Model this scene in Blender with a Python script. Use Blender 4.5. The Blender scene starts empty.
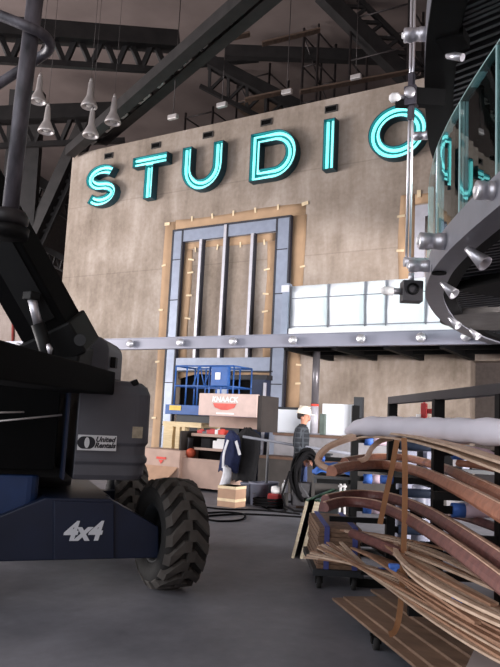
import bpy, bmesh, math, random
from mathutils import Vector as V, Matrix as M4, Euler
random.seed(7)
PI = math.pi
sc = bpy.context.scene
COL = sc.collection
# ------------------------------------------------------------------ camera
F = 690.0
CAMP = V((0, 0, 1.55))
cam = bpy.data.objects.new('camera', bpy.data.cameras.new('camera'))
COL.objects.link(cam)
R3 = (M4.Rotation(math.radians(31.4), 3, 'Z') @ M4.Rotation(math.radians(97.2), 3, 'X') @ M4.Rotation(math.radians(2.77), 3, 'Z'))
cam.matrix_world = M4.Translation(CAMP) @ R3.to_4x4()
cam.data.sensor_fit = 'VERTICAL'
cam.data.sensor_height = 24.0
cam.data.lens = 24.0 * F / 667.0
cam.data.clip_start = 0.05
cam.data.clip_end = 200
sc.camera = cam
vs = sc.view_settings
sc.display_settings.display_device = 'sRGB'
vs.view_transform = 'Standard'; vs.look = 'None'; vs.gamma = 1.0; vs.exposure = 0.0; vs.use_curve_mapping = False

# surveying helpers: where a line of sight meets a plane of the place
def ray(x, y): return R3 @ V(((x - 250) / F, -(y - 333.5) / F, -1.0))
def PY(x, y, Y): d = ray(x, y); return CAMP + d * (Y / d.y)
def PZ(x, y, z): d = ray(x, y); return CAMP + d * ((z - 1.55) / d.z)
def PD(x, y, D): return CAMP + ray(x, y) * D
RIGHT = V((R3.col[0].x, R3.col[0].y, 0)).normalized()
FWD = V((-RIGHT.y, RIGHT.x, 0))

# ------------------------------------------------------------------ materials
def lin(c):
    def f(u):
        u /= 255.0
        return u / 12.92 if u <= 0.04045 else ((u + 0.055) / 1.055) ** 2.4
    return (f(c[0]), f(c[1]), f(c[2]), 1.0)
def mat(name, rgb, rough=0.6, metal=0.0, var=0.15, scale=6.0, bump=0.0, bscale=40.0, rgb2=None, stretch=None, spec=None):
    m = bpy.data.materials.new(name); m.use_nodes = True
    nt = m.node_tree; b = nt.nodes['Principled BSDF']
    b.inputs['Roughness'].default_value = rough; b.inputs['Metallic'].default_value = metal
    if spec is not None: b.inputs['Specular IOR Level'].default_value = spec
    tc = nt.nodes.new('ShaderNodeTexCoord'); mp = nt.nodes.new('ShaderNodeMapping')
    nt.links.new(tc.outputs['Object'], mp.inputs['Vector'])
    if stretch: mp.inputs['Scale'].default_value = stretch
    nz = nt.nodes.new('ShaderNodeTexNoise'); nz.inputs['Scale'].default_value = scale; nz.inputs['Detail'].default_value = 5
    nt.links.new(mp.outputs['Vector'], nz.inputs['Vector'])
    cr = nt.nodes.new('ShaderNodeValToRGB')
    c = lin(rgb)
    a = lin(rgb2) if rgb2 else tuple(u * (1 - var) for u in c[:3]) + (1,)
    d = c if rgb2 else tuple(min(1, u * (1 + var)) for u in c[:3]) + (1,)
    cr.color_ramp.elements[0].color = a; cr.color_ramp.elements[1].color = d
    cr.color_ramp.elements[0].position = 0.3; cr.color_ramp.elements[1].position = 0.7
    nt.links.new(nz.outputs['Fac'], cr.inputs['Fac']); nt.links.new(cr.outputs['Color'], b.inputs['Base Color'])
    if bump:
        n2 = nt.nodes.new('ShaderNodeTexNoise'); n2.inputs['Scale'].default_value = bscale; n2.inputs['Detail'].default_value = 4
        nt.links.new(mp.outputs['Vector'], n2.inputs['Vector'])
        bp = nt.nodes.new('ShaderNodeBump'); bp.inputs['Strength'].default_value = bump; bp.inputs['Distance'].default_value = 0.02
        nt.links.new(n2.outputs['Fac'], bp.inputs['Height']); nt.links.new(bp.outputs['Normal'], b.inputs['Normal'])
    return m
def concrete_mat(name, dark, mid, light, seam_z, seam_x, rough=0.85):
    m = bpy.data.materials.new(name); m.use_nodes = True
    nt = m.node_tree; b = nt.nodes['Principled BSDF']; b.inputs['Roughness'].default_value = rough
    b.inputs['Specular IOR Level'].default_value = 0.25
    N = nt.nodes.new; Lk = nt.links.new
    tc = N('ShaderNodeTexCoord')
    def noise(sc_, det, st=(1, 1, 1)):
        mp = N('ShaderNodeMapping'); mp.inputs['Scale'].default_value = st; Lk(tc.outputs['Object'], mp.inputs['Vector'])
        n = N('ShaderNodeTexNoise'); n.inputs['Scale'].default_value = sc_; n.inputs['Detail'].default_value = det; n.inputs['Roughness'].default_value = 0.62
        Lk(mp.outputs['Vector'], n.inputs['Vector']); return n.outputs['Fac']
    n1 = noise(0.55, 6); n2 = noise(1.3, 5, (1.6, 1, 0.25)); n3 = noise(9, 5)
    def mth(op, a, c_):
        x = N('ShaderNodeMath'); x.operation = op
        for i, q in enumerate((a, c_)):
            if isinstance(q, (int, float)): x.inputs[i].default_value = q
            else: Lk(q, x.inputs[i])
        return x.outputs[0]
    s = mth('ADD', mth('MULTIPLY', n1, 0.5), mth('ADD', mth('MULTIPLY', n2, 0.35), mth('MULTIPLY', n3, 0.15)))
    cr = N('ShaderNodeValToRGB'); el = cr.color_ramp.elements
    el[0].position = 0.36; el[0].color = lin(dark); el[1].position = 0.64; el[1].color = lin(light)
    e = el.new(0.5); e.color = lin(mid)
    Lk(s, cr.inputs['Fac'])
    sep = N('ShaderNodeSeparateXYZ'); Lk(tc.outputs['Object'], sep.inputs[0])
    def seam(out, per, w):
        fr = mth('FRACT', mth('DIVIDE', out, per), 0.0)
        return mth('LESS_THAN', mth('ABSOLUTE', mth('SUBTRACT', fr, 0.5), 0.0), w / per)
    out = cr.outputs['Color']
    for o, per in ((sep.outputs['Z'], seam_z), (sep.outputs['X'], seam_x)):
        if not per: continue
        mx = N('ShaderNodeMix'); mx.data_type = 'RGBA'; mx.blend_type = 'MULTIPLY'
        Lk(mth('MULTIPLY', seam(o, per, 0.018), 0.28), mx.inputs['Factor']); Lk(out, mx.inputs['A']); mx.inputs['B'].default_value = (0.45, 0.42, 0.4, 1)
        out = mx.outputs['Result']
    Lk(out, b.inputs['Base Color'])
    bp = N('ShaderNodeBump'); bp.inputs['Strength'].default_value = 0.25; bp.inputs['Distance'].default_value = 0.03
    Lk(s, bp.inputs['Height']); Lk(bp.outputs['Normal'], b.inputs['Normal'])
    return m
def wood_mat(name, rgb, rgb2, rough=0.5, sc_=3.0, stretch=(1, 1, 14)):
    return mat(name, rgb, rough, rgb2=rgb2, scale=sc_, stretch=stretch, bump=0.08, bscale=12)
def emit_mat(name, rgb, strength):
    m = bpy.data.materials.new(name); m.use_nodes = True
    b = m.node_tree.nodes['Principled BSDF']
    b.inputs['Base Color'].default_value = lin(rgb); b.inputs['Emission Color'].default_value = lin(rgb); b.inputs['Emission Strength'].default_value = strength
    return m
def glass_mat(name, tint, alpha_glass=0.9):
    m = bpy.data.materials.new(name); m.use_nodes = True
    nt = m.node_tree; nt.nodes.remove(nt.nodes['Principled BSDF']); o = nt.nodes['Material Output']
    t = nt.nodes.new('ShaderNodeBsdfTransparent'); t.inputs['Color'].default_value = lin(tint)
    g = nt.nodes.new('ShaderNodeBsdfGlossy'); g.inputs['Roughness'].default_value = 0.02; g.inputs['Color'].default_value = (0.9, 0.97, 1, 1)
    fr = nt.nodes.new('ShaderNodeFresnel'); fr.inputs['IOR'].default_value = 1.5
    geo = nt.nodes.new('ShaderNodeNewGeometry')
    mx = nt.nodes.new('ShaderNodeMixShader')
    nt.links.new(fr.outputs[0], mx.inputs['Fac']); nt.links.new(t.outputs[0], mx.inputs[1]); nt.links.new(g.outputs[0], mx.inputs[2])
    nt.links.new(mx.outputs[0], o.inputs['Surface'])
    return m

M = {}
M['wall'] = concrete_mat('concrete_wall', (120, 107, 95), (155, 141, 129), (184, 171, 161), 2.44, 0)
M['wall_far'] = concrete_mat('concrete_far', (138, 124, 117), (160, 147, 140), (178, 165, 158), 2.44, 1.2)
M['floor'] = concrete_mat('concrete_floor', (106, 106, 112), (124, 124, 131), (142, 142, 150), 0, 0, 0.55)
M['ledge'] = concrete_mat('concrete_ledge', (112, 110, 112), (136, 134, 138), (155, 152, 155), 0, 3.0)
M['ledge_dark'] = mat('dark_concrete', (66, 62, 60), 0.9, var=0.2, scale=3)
M['ledge_cap'] = mat('brown_cap', (96, 74, 62), 0.8)
M['ceiling'] = mat('ceiling_board', (122, 109, 105), 0.95, var=0.16, scale=0.5, spec=0.1)
M['darkwall'] = mat('dark_wall', (74, 67, 64), 0.95, spec=0.1)
M['truss'] = mat('truss_steel', (40, 37, 37), 0.65, 0.3, var=0.3, scale=3)
M['scaf'] = mat('scaffold_steel', (66, 60, 60), 0.5, 0.5, var=0.3)
M['plank'] = wood_mat('scaffold_plank', (112, 90, 76), (84, 68, 58), 0.8)
M['lampmetal'] = mat('lamp_metal', (190, 184, 182), 0.42, 0.4, var=0.1)
M['lampinside'] = mat('lamp_inside', (205, 200, 195), 0.5)
M['beam'] = mat('beam_grey', (132, 132, 146), 0.45, 0.1, var=0.06, scale=2)
M['frame'] = mat('frame_bluegrey', (136, 144, 162), 0.4, 0.25, var=0.08)
M['mull'] = mat('mullion_silver', (188, 186, 194), 0.4, 0.4, var=0.08)
M['line'] = mat('gasket_dark', (38, 38, 48), 0.6)
M['kraft'] = mat('kraft_paper', (176, 145, 115), 0.85, var=0.1, scale=2.5, bump=0.15, bscale=14)
M['tape'] = mat('tape_cream', (226, 204, 168), 0.7)
M['silver'] = mat('polished_steel', (206, 204, 210), 0.38, 0.75, var=0.05)
M['whitepanel'] = mat('white_wrap', (232, 236, 242), 0.4, var=0.03, scale=3, bump=0.1, bscale=5)
M['seam'] = mat('panel_seam', (120, 122, 132), 0.6)
M['soffit'] = mat('deck_soffit', (34, 33, 34), 0.7, 0.3, var=0.2)
M['letter'] = mat('letter_teal_neonlit', (34, 142, 148), 0.5, var=0.1)  # tray inside, brightened in colour for the neon's glow
M['letter_out'] = mat('letter_outside', (24, 66, 78), 0.5, var=0.1)
M['neon'] = emit_mat('neon_cyan', (140, 248, 244), 1.1)
M['black'] = mat('black_paint', (12, 12, 13), 0.6, var=0.25, scale=5, spec=.25)
M['blackmatte'] = mat('black_matte', (6, 6, 7), 0.85, var=0.2, spec=.12)
M['liftblue'] = mat('lift_blue', (17, 28, 52), 0.45, var=0.15, scale=4)
M['liftgrey'] = mat('cover_grey', (86, 86, 93), 0.55, var=0.1, scale=4, bump=0.05, bscale=60)
M['rubber'] = mat('tyre_rubber', (36, 34, 33), 0.85, var=0.3, scale=6, bump=0.15, bscale=30)
M['lug'] = mat('lug_dusty', (74, 69, 65), 0.85, var=0.2, scale=6)
M['rim'] = mat('rim_dark', (40, 42, 46), 0.6)
M['sticker'] = mat('sticker_white', (222, 222, 224), 0.5, var=0.04)
M['ink'] = mat('sticker_ink', (30, 32, 42), 0.5)
M['tan'] = mat('plate_tan', (176, 164, 142), 0.6, var=0.2, scale=20)
M['scuff'] = mat('scuffed_pipe', (106, 102, 110), 0.5, 0.2, rgb2=(40, 38, 43), scale=9, stretch=(1, 1, 0.35), bump=0.1)
M['ringgrey'] = mat('fascia_grey', (112, 112, 120), 0.45, 0.15, var=0.06)
M['ringblack'] = mat('fascia_black', (9, 9, 10), 0.7, spec=.15)
M['ribs'] = mat('ribbed_steel', (62, 62, 66), 0.5, 0.4, var=0.25, scale=3)
M['discgrey'] = mat('disc_grey', (92, 88, 86), 0.7)
M['glass'] = glass_mat('clear_glass', (214, 226, 224))
M['glassedge'] = mat('glass_edge', (150, 178, 178), 0.3)
M['white'] = mat('white_plastic', (232, 230, 230), 0.5, var=0.04)
M['scisblue'] = mat('scissor_blue', (36, 84, 152), 0.5, var=0.12)
M['yellow'] = mat('label_yellow', (222, 190, 80), 0.6)
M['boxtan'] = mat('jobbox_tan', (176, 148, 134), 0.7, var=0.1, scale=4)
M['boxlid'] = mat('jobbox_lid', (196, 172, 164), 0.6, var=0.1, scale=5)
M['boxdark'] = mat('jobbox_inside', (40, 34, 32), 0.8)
M['red'] = mat('label_red', (214, 66, 52), 0.6)
M['redtool'] = mat('tool_red', (176, 44, 44), 0.5)
M['orange'] = mat('tool_orange', (206, 92, 62), 0.6)
M['cream'] = wood_mat('pine_board', (226, 206, 166), (206, 182, 140), 0.7)
M['cardboard'] = mat('cardboard', (176, 142, 118), 0.85, var=0.08)
M['navy'] = mat('cloth_navy', (30, 38, 74), 0.9, var=0.25, scale=14)
M['coat'] = mat('cloth_black', (22, 21, 24), 0.95, var=0.3, scale=12)
M['clothwhite'] = mat('cloth_white', (214, 214, 220), 0.9)
M['bin'] = mat('bin_grey', (112, 114, 128), 0.6, var=0.12)
M['bin2'] = mat('bin_silver', (128, 130, 146), 0.5, var=0.12)
M['hose'] = mat('hose_black', (15, 14, 16), 0.9, var=0.3, spec=.15)
M['hosegrey'] = mat('hose_grey', (92, 92, 96), 0.6)
M['skin'] = mat('skin', (176, 122, 100), 0.6, var=0.08)
M['jeans'] = mat('jeans', (52, 66, 104), 0.9, var=0.2, scale=20)
M['boot'] = mat('boot_leather', (60, 44, 34), 0.7)
M['hat'] = mat('hard_hat', (226, 214, 198), 0.4, var=0.04)
M['bluetape'] = mat('tape_blue', (70, 116, 204), 0.6, var=0.12)
M['foam'] = mat('foam_pink', (226, 200, 214), 0.8, var=0.08)
M['foamwhite'] = mat('foam_white', (226, 222, 232), 0.7, var=0.05, scale=4, bump=0.2, bscale=6)
M['rail_a'] = wood_mat('rail_wood_warm', (176, 118, 92), (140, 88, 68), 0.45, 5, (3, 3, 3))
M['rail_b'] = wood_mat('rail_wood_red', (128, 84, 78), (92, 58, 56), 0.45, 5, (3, 3, 3))
M['rail_hi'] = wood_mat('rail_wood_pale', (206, 172, 150), (180, 146, 124), 0.5, 5, (3, 3, 3))
M['lath'] = wood_mat('lath_wood', (216, 190, 166), (190, 160, 136), 0.6, 6, (2, 2, 2))
M['lath_b'] = wood_mat('lath_wood_tan', (182, 140, 112), (150, 112, 88), 0.6, 6, (2, 2, 2))
M['ply'] = wood_mat('plywood_brown', (158, 128, 106), (128, 102, 84), 0.65, 2, (2, 6, 2))
M['lumber'] = wood_mat('lumber_brown', (138, 108, 86), (100, 76, 60), 0.7, 8, (2, 2, 12))
M['veneer'] = wood_mat('veneer_strip', (168, 120, 82), (142, 98, 66), 0.6, 4, (4, 4, 1))
M['greenedge'] = mat('glass_green', (66, 96, 78), 0.3, var=0.15)
M['sheet'] = mat('sheet_dark', (26, 30, 32), 0.3)
M['wood_edge'] = wood_mat('edge_pine', (226, 214, 190), (204, 188, 160), 0.7)
M['tarp'] = mat('tarp_blue', (48, 96, 176), 0.6, var=0.2, scale=8)
M['greyboard'] = mat('board_grey', (206, 194, 192), 0.7, var=0.05)
M['ply_door'] = wood_mat('ply_door', (196, 150, 104), (176, 130, 88), 0.7, 1.2, (1, 1, 4))
M['redpipe'] = mat('pipe_red', (150, 62, 56), 0.6)
def plaid():
    m = mat('plaid', (34, 44, 48), 0.95, var=0.2)
    nt = m.node_tree; b = nt.nodes['Principled BSDF']
    tc = nt.nodes.new('ShaderNodeTexCoord'); sp = nt.nodes.new('ShaderNodeSeparateXYZ'); nt.links.new(tc.outputs['Object'], sp.inputs[0])
    outs = []
    for ax in ('X', 'Z'):
        a = nt.nodes.new('ShaderNodeMath'); a.operation = 'MULTIPLY'; a.inputs[1].default_value = 11.0; nt.links.new(sp.outputs[ax], a.inputs[0])
        f = nt.nodes.new('ShaderNodeMath'); f.operation = 'FRACT'; nt.links.new(a.outputs[0], f.inputs[0])
        g = nt.nodes.new('ShaderNodeMath'); g.operation = 'LESS_THAN'; g.inputs[1].default_value = 0.2; nt.links.new(f.outputs[0], g.inputs[0]); outs.append(g)
    h = nt.nodes.new('ShaderNodeMath'); h.operation = 'MAXIMUM'
    nt.links.new(outs[0].outputs[0], h.inputs[0]); nt.links.new(outs[1].outputs[0], h.inputs[1])
    mx = nt.nodes.new('ShaderNodeMix'); mx.data_type = 'RGBA'; nt.links.new(h.outputs[0], mx.inputs['Factor'])
    mx.inputs['A'].default_value = lin((24, 27, 33)); mx.inputs['B'].default_value = lin((54, 58, 64))
    nt.links.new(mx.outputs['Result'], b.inputs['Base Color'])
    return m
M['plaid'] = plaid()

# ------------------------------------------------------------------ mesh builder
class MB:
    def __init__(s): s.v = []; s.f = []; s.mi = []; s.sm = []; s.T = M4.Identity(4)
    def add(s, vs_, fs, m=0, smooth=False):
        o = len(s.v)
        s.v += [s.T @ V(p) for p in vs_]
        for f in fs: s.f.append([i + o for i in f]); s.mi.append(m); s.sm.append(smooth)
        return s
    def box(s, x0, x1, y0, y1, z0, z1, m=0):
        vs_ = [(x, y, z) for z in (z0, z1) for y in (y0, y1) for x in (x0, x1)]
        return s.add(vs_, [(0, 2, 3, 1), (4, 5, 7, 6), (0, 1, 5, 4), (2, 6, 7, 3), (0, 4, 6, 2), (1, 3, 7, 5)], m)
    def obox(s, c, size, rot=(0, 0, 0), m=0):
        old = s.T; s.T = old @ M4.Translation(V(c)) @ Euler(rot).to_matrix().to_4x4()
        a, b, d = (u / 2 for u in size); s.box(-a, a, -b, b, -d, d, m); s.T = old; return s
    def rbox(s, x0, x1, y0, y1, z0, z1, r=0.05, m=0, seg=4, axis='z'):
        # box rounded about one axis
        if axis == 'z': P, lo, hi = (x0, x1, y0, y1), z0, z1
        elif axis == 'y': P, lo, hi = (x0, x1, z0, z1), y0, y1
        else: P, lo, hi = (y0, y1, z0, z1), x0, x1
        a0, a1, b0, b1 = P; poly = []
        for cx, cy, st in ((a1 - r, b1 - r, 0), (a0 + r, b1 - r, 1), (a0 + r, b0 + r, 2), (a1 - r, b0 + r, 3)):
            for i in range(seg + 1):
                t = (st + i / seg) * PI / 2; poly.append((cx + r * math.cos(t), cy + r * math.sin(t)))
        def mk(p, h): return (p[0], p[1], h) if axis == 'z' else ((p[0], h, p[1]) if axis == 'y' else (h, p[0], p[1]))
        n = len(poly)
        vs_ = [mk(p, lo) for p in poly] + [mk(p, hi) for p in poly]
        return s.add(vs_, [tuple(range(n))[::-1], tuple(range(n, 2 * n))] + [(i, (i + 1) % n, n + (i + 1) % n, n + i) for i in range(n)], m)
    def sweep(s, pts, prof, up=V((0, 0, 1)), m=0, smooth=False, closed=False, caps=True):
        pts = [V(p) for p in pts]; n = len(pts); k = len(prof); vs_ = []
        for i, p in enumerate(pts):
            if closed: t = pts[(i + 1) % n] - pts[i - 1]
            else: t = pts[min(i + 1, n - 1)] - pts[max(i - 1, 0)]
            t.normalize(); side = t.cross(up)
            if side.length < 1e-5: side = t.cross(V((1, 0, 0)))
            side.normalize(); u = side.cross(t)
            for a, b in prof: vs_.append(p + side * a + u * b)
        fs = []
        for i in range(n if closed else n - 1):
            j = (i + 1) % n
            for q in range(k): r = (q + 1) % k; fs.append((i * k + q, i * k + r, j * k + r, j * k + q))
        if caps and not closed: fs.append(tuple(range(k))[::-1]); fs.append(tuple(range((n - 1) * k, n * k)))
        return s.add(vs_, fs, m, smooth)
    def bar(s, a, b, w, h, up=V((0, 0, 1)), m=0):
        return s.sweep([a, b], [(-w / 2, -h / 2), (w / 2, -h / 2), (w / 2, h / 2), (-w / 2, h / 2)], up, m)
    def flat(s, pts, w, h, up=V((0, 0, 1)), m=0, closed=False):
        return s.sweep(pts, [(-w / 2, -h / 2), (w / 2, -h / 2), (w / 2, h / 2), (-w / 2, h / 2)], up, m, closed=closed)
    def tube(s, pts, r, n=10, m=0, closed=False):
        pts = [V(p) for p in pts]; N = len(pts); vs_ = []
        rr = r if isinstance(r, (list, tuple)) else [r] * N
        ref = None
        for i, p in enumerate(pts):
            t = (pts[(i + 1) % N] - pts[i - 1]) if closed else (pts[min(i + 1, N - 1)] - pts[max(i - 1, 0)])
            t.normalize()
            if ref is None: ref = t.orthogonal().normalized()
            ref = (ref - t * ref.dot(t)).normalized(); b = t.cross(ref)
            for q in range(n): a = 2 * PI * q / n; vs_.append(p + (ref * math.cos(a) + b * math.sin(a)) * rr[i])
        fs = []
        for i in range(N if closed else N - 1):
            j = (i + 1) % N
            for q in range(n): w = (q + 1) % n; fs.append((i * n + q, i * n + w, j * n + w, j * n + q))
        s.add(vs_, fs, m, True)
        if not closed: 
            o = len(s.v) - N * n
            for f in (tuple(range(n))[::-1], tuple(range((N - 1) * n, N * n))): s.f.append([o + i for i in f]); s.mi.append(m); s.sm.append(False)
        return s
    def lathe(s, prof, n=24, T=None, m=0, smooth=True):
        old = s.T
        if T is not None: s.T = old @ T
        vs_ = []; k = len(prof)
        for i in range(n):
            a = 2 * PI * i / n
            for r, z in prof: vs_.append((r * math.cos(a), r * math.sin(a), z))
        fs = [(i * k + q, ((i + 1) % n) * k + q, ((i + 1) % n) * k + q + 1, i * k + q + 1) for i in range(n) for q in range(k - 1)]
        s.add(vs_, fs, m, smooth); s.T = old; return s
    def cyl(s, a, b, r, n=20, m=0):
        s.tube([a, b], r, n, m); return s
    def prism(s, poly, o, u, v, w, m=0):
        o, u, v, w = V(o), V(u), V(v), V(w); n = len(poly)
        vs_ = [o + u * p[0] + v * p[1] for p in poly]; vs_ += [p + w for p in vs_]
        return s.add(vs_, [tuple(range(n))[::-1], tuple(range(n, 2 * n))] + [(i, (i + 1) % n, n + (i + 1) % n, n + i) for i in range(n)], m)
    def sheet(s, grid, t=0.01, m=0, smooth=True):
        # a cloth or sheet: grid of rows of points, given thickness along its normals
        R, Cn = len(grid), len(grid[0]); top = []; bot = []
        for i in range(R):
            for j in range(Cn):
                a = V(grid[min(i + 1, R - 1)][j]) - V(grid[max(i - 1, 0)][j]); b = V(grid[i][min(j + 1, Cn - 1)]) - V(grid[i][max(j - 1, 0)])
                n = a.cross(b)
                if n.length > 1e-9: n.normalize()
                top.append(V(grid[i][j]) + n * t / 2); bot.append(V(grid[i][j]) - n * t / 2)
        K = R * Cn; fs = []
        for i in range(R - 1):
            for j in range(Cn - 1):
                a, b, c, d = i * Cn + j, i * Cn + j + 1, (i + 1) * Cn + j + 1, (i + 1) * Cn + j
                fs.append((a, d, c, b)); fs.append((K + a, K + b, K + c, K + d))
        edge = [j for j in range(Cn)] + [i * Cn + Cn - 1 for i in range(1, R)] + [(R - 1) * Cn + j for j in range(Cn - 2, -1, -1)] + [i * Cn for i in range(R - 2, 0, -1)]
        for q in range(len(edge)): a, b = edge[q], edge[(q + 1) % len(edge)]; fs.append((a, b, K + b, K + a))
        return s.add(top + bot, fs, m, smooth)
    def mesh(s, me, T):
        old = s.T; s.T = old @ T
        s.add([v.co.copy() for v in me.vertices], [tuple(p.vertices) for p in me.polygons]); s.T = old; return s
    def build(s, name, mats, parent=None, bevel=0.0, root=None):
        if not isinstance(mats, (list, tuple)): mats = [mats]
        if parent is not None:
            r = parent
            while r.parent: r = r.parent
            off = r.location.copy()
        else:
            lo = [min(v[i] for v in s.v) for i in range(3)]; hi = [max(v[i] for v in s.v) for i in range(3)]
            off = V(((lo[0] + hi[0]) / 2, (lo[1] + hi[1]) / 2, lo[2]))
        me = bpy.data.meshes.new(name)
        me.from_pydata([v - off for v in s.v], [], s.f)
        for m in mats: me.materials.append(m)
        for p, i, q in zip(me.polygons, s.mi, s.sm): p.material_index = i; p.use_smooth = q
        bm = bmesh.new(); bm.from_mesh(me)
        bmesh.ops.recalc_face_normals(bm, faces=bm.faces)
        if bevel:
            es = [e for e in bm.edges if len(e.link_faces) == 2 and e.calc_face_angle(0) > 0.6]
            bmesh.ops.bevel(bm, geom=es, offset=bevel, segments=2, affect='EDGES', profile=0.5, clamp_overlap=True)
        bm.to_mesh(me); bm.free()
        o = bpy.data.objects.new(name, me); COL.objects.link(o)
        if parent is not None: o.parent = parent
        else: o.location = off
        return o
def tag(o, label=None, cat=None, group=None, kind=None):
    if label: o['label'] = label
    if cat: o['category'] = cat
    if group: o['group'] = group
    if kind: o['kind'] = kind
    return o
def thing(name, label, cat, loc, group=None):
    o = bpy.data.objects.new(name, None); COL.objects.link(o); o.location = loc; o.empty_display_size = 0.1
    return tag(o, label, cat, group)
def copy_tree(o, delta=None, label=None):
    def rec(a, parent):
        c = a.copy(); COL.objects.link(c)
        if parent is not None: c.parent = parent
        for ch in list(a.children): rec(ch, c)
        return c
    c = rec(o, None)
    if delta is not None: c.location = o.location + V(delta)
    if label: c['label'] = label
    return c
def text_mesh(txt, size, ext=0.003, shear=0.0, bold=0.0, spacing=1.0, line=1.0):
    cu = bpy.data.curves.new('lettering', 'FONT'); cu.body = txt; cu.size = size; cu.extrude = ext; cu.shear = shear; cu.offset = bold
    cu.align_x = 'CENTER'; cu.align_y = 'CENTER'; cu.space_character = spacing; cu.space_line = line; cu.resolution_u = 3
    ob = bpy.data.objects.new('lettering', cu); COL.objects.link(ob)
    dg = bpy.context.evaluated_depsgraph_get(); me = bpy.data.meshes.new_from_object(ob.evaluated_get(dg))
    bpy.data.objects.remove(ob); bpy.data.curves.remove(cu); return me
def frame_T(o, u, v):
    u, v = V(u).normalized(), V(v).normalized(); w = u.cross(v).normalized(); v = w.cross(u)
    m = M4.Identity(4)
    for i in range(3): m[i][0] = u[i]; m[i][1] = v[i]; m[i][2] = w[i]; m[i][3] = o[i]
    return m
def spline(pts, n=8):
    pts = [V(p) for p in pts]; out = []
    for i in range(len(pts) - 1):
        p0, p1, p2, p3 = pts[max(i - 1, 0)], pts[i], pts[i + 1], pts[min(i + 2, len(pts) - 1)]
        for k in range(n):
            t = k / n
            out.append(0.5 * ((2 * p1) + (p2 - p0) * t + (2 * p0 - 5 * p1 + 4 * p2 - p3) * t * t + (3 * p1 - p0 - 3 * p2 + p3) * t ** 3))
    out.append(pts[-1]); return out
def struct(mb, name, m, bevel=0): o = mb.build(name, m, bevel=bevel); o['kind'] = 'structure'; return o

# ================================================================== SETTING
WY = 16.5                                   # face of the big concrete wall
fl = MB().box(-34, 22, -8, 34, -0.3, 0); struct(fl, 'floor', M['floor'])
ce = MB().box(-34, 22, -8, 34, 15.0, 15.3); struct(ce, 'ceiling', M['ceiling'])
WL, WR, WT = -17.72, 4.0, 10.52
hx0, hx1, hz = -12.55, -9.05, 2.92            # doorway under the window frame
rx0, rz1 = -3.97, 3.2                        # dark opening at the right
w = MB()
w.box(WL, hx0, WY, WY + 0.5, 0, WT); w.box(hx0, hx1, WY, WY + 0.5, hz, WT); w.box(hx1, rx0, WY, WY + 0.5, 0, WT); w.box(rx0, WR, WY, WY + 0.5, rz1, WT)
struct(w, 'wall_back', M['wall'])
struct(MB().box(-34, -17.9, 22, 22.5, 0, 7.0), 'wall_left', M['wall_far'])
struct(MB().box(-34, 22, 33.6, 34, 0, 15), 'wall_rear', M['darkwall'])
ws_ = MB(); ws_.box(-34, -33.7, 8, 33.6, 0, 15); ws_.box(-34, -33.7, -7.7, 8, 10.5, 15); struct(ws_, 'wall_side', M['darkwall'])
wr = MB(); wr.box(1.6, 2.0, -7.7, 7.2, 0, 15); wr.box(1.6, 2.0, 7.2, 11.5, 5.4, 15); wr.box(1.6, 2.0, 11.5, 16.4, 0, 15)
struct(wr, 'wall_right_unseen', M['wall_far'])  # unseen; opening and lintel shaped to limit the side lamp's light
wf = MB(); wf.box(-33.7, 1.6, -8, -7.7, 12, 15); struct(wf, 'wall_front', M['wall_far'])  # unseen; left open below for the fill lamp
# stepped ledge below the balcony
lx0 = PY(258, 470, 13.9).x
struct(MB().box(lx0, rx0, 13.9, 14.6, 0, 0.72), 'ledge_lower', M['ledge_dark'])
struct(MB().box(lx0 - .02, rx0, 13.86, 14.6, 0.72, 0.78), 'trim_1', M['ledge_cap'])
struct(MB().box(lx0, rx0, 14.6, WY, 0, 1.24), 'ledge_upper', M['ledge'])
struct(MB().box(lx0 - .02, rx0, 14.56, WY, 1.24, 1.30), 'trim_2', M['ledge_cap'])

# ------------------------------------------------------------------ letters
def miter(path, off, closed):
    n = len(path); out = []
    for i, p in enumerate(path):
        a = path[i - 1] if (i > 0 or closed) else None; b = path[(i + 1) % n] if (i < n - 1 or closed) else None
        p = V((p[0], p[1])); ds = []
        if a is not None: ds.append((p - V(a)).normalized())
        if b is not None: ds.append((V(b) - p).normalized())
        ns = [V((-d.y, d.x)) for d in ds]
        nn = sum(ns, V((0, 0))).normalized(); c = max(0.35, nn.dot(ns[0]))
        out.append(p + nn * (off / c))
    return out
def loop_wall(mb, loop, y0, y1, t, m, inner):
    # thin upright return along a closed outline; t grows to the inside
    q = miter(loop, t, True); n = len(loop)
    for i in range(n):
        j = (i + 1) % n
        a, b, c, d = loop[i], loop[j], q[j], q[i]
        P = [(p[0], y, p[1]) for y in (y0, y1) for p in (a, b, c, d)]
        mb.add(P, [(0, 1, 5, 4)], m); mb.add(P, [(2, 3, 7, 6)], inner); mb.add(P, [(4, 5, 6, 7), (0, 3, 2, 1)], m)
DEP, SW = 0.27, 0.34
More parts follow.
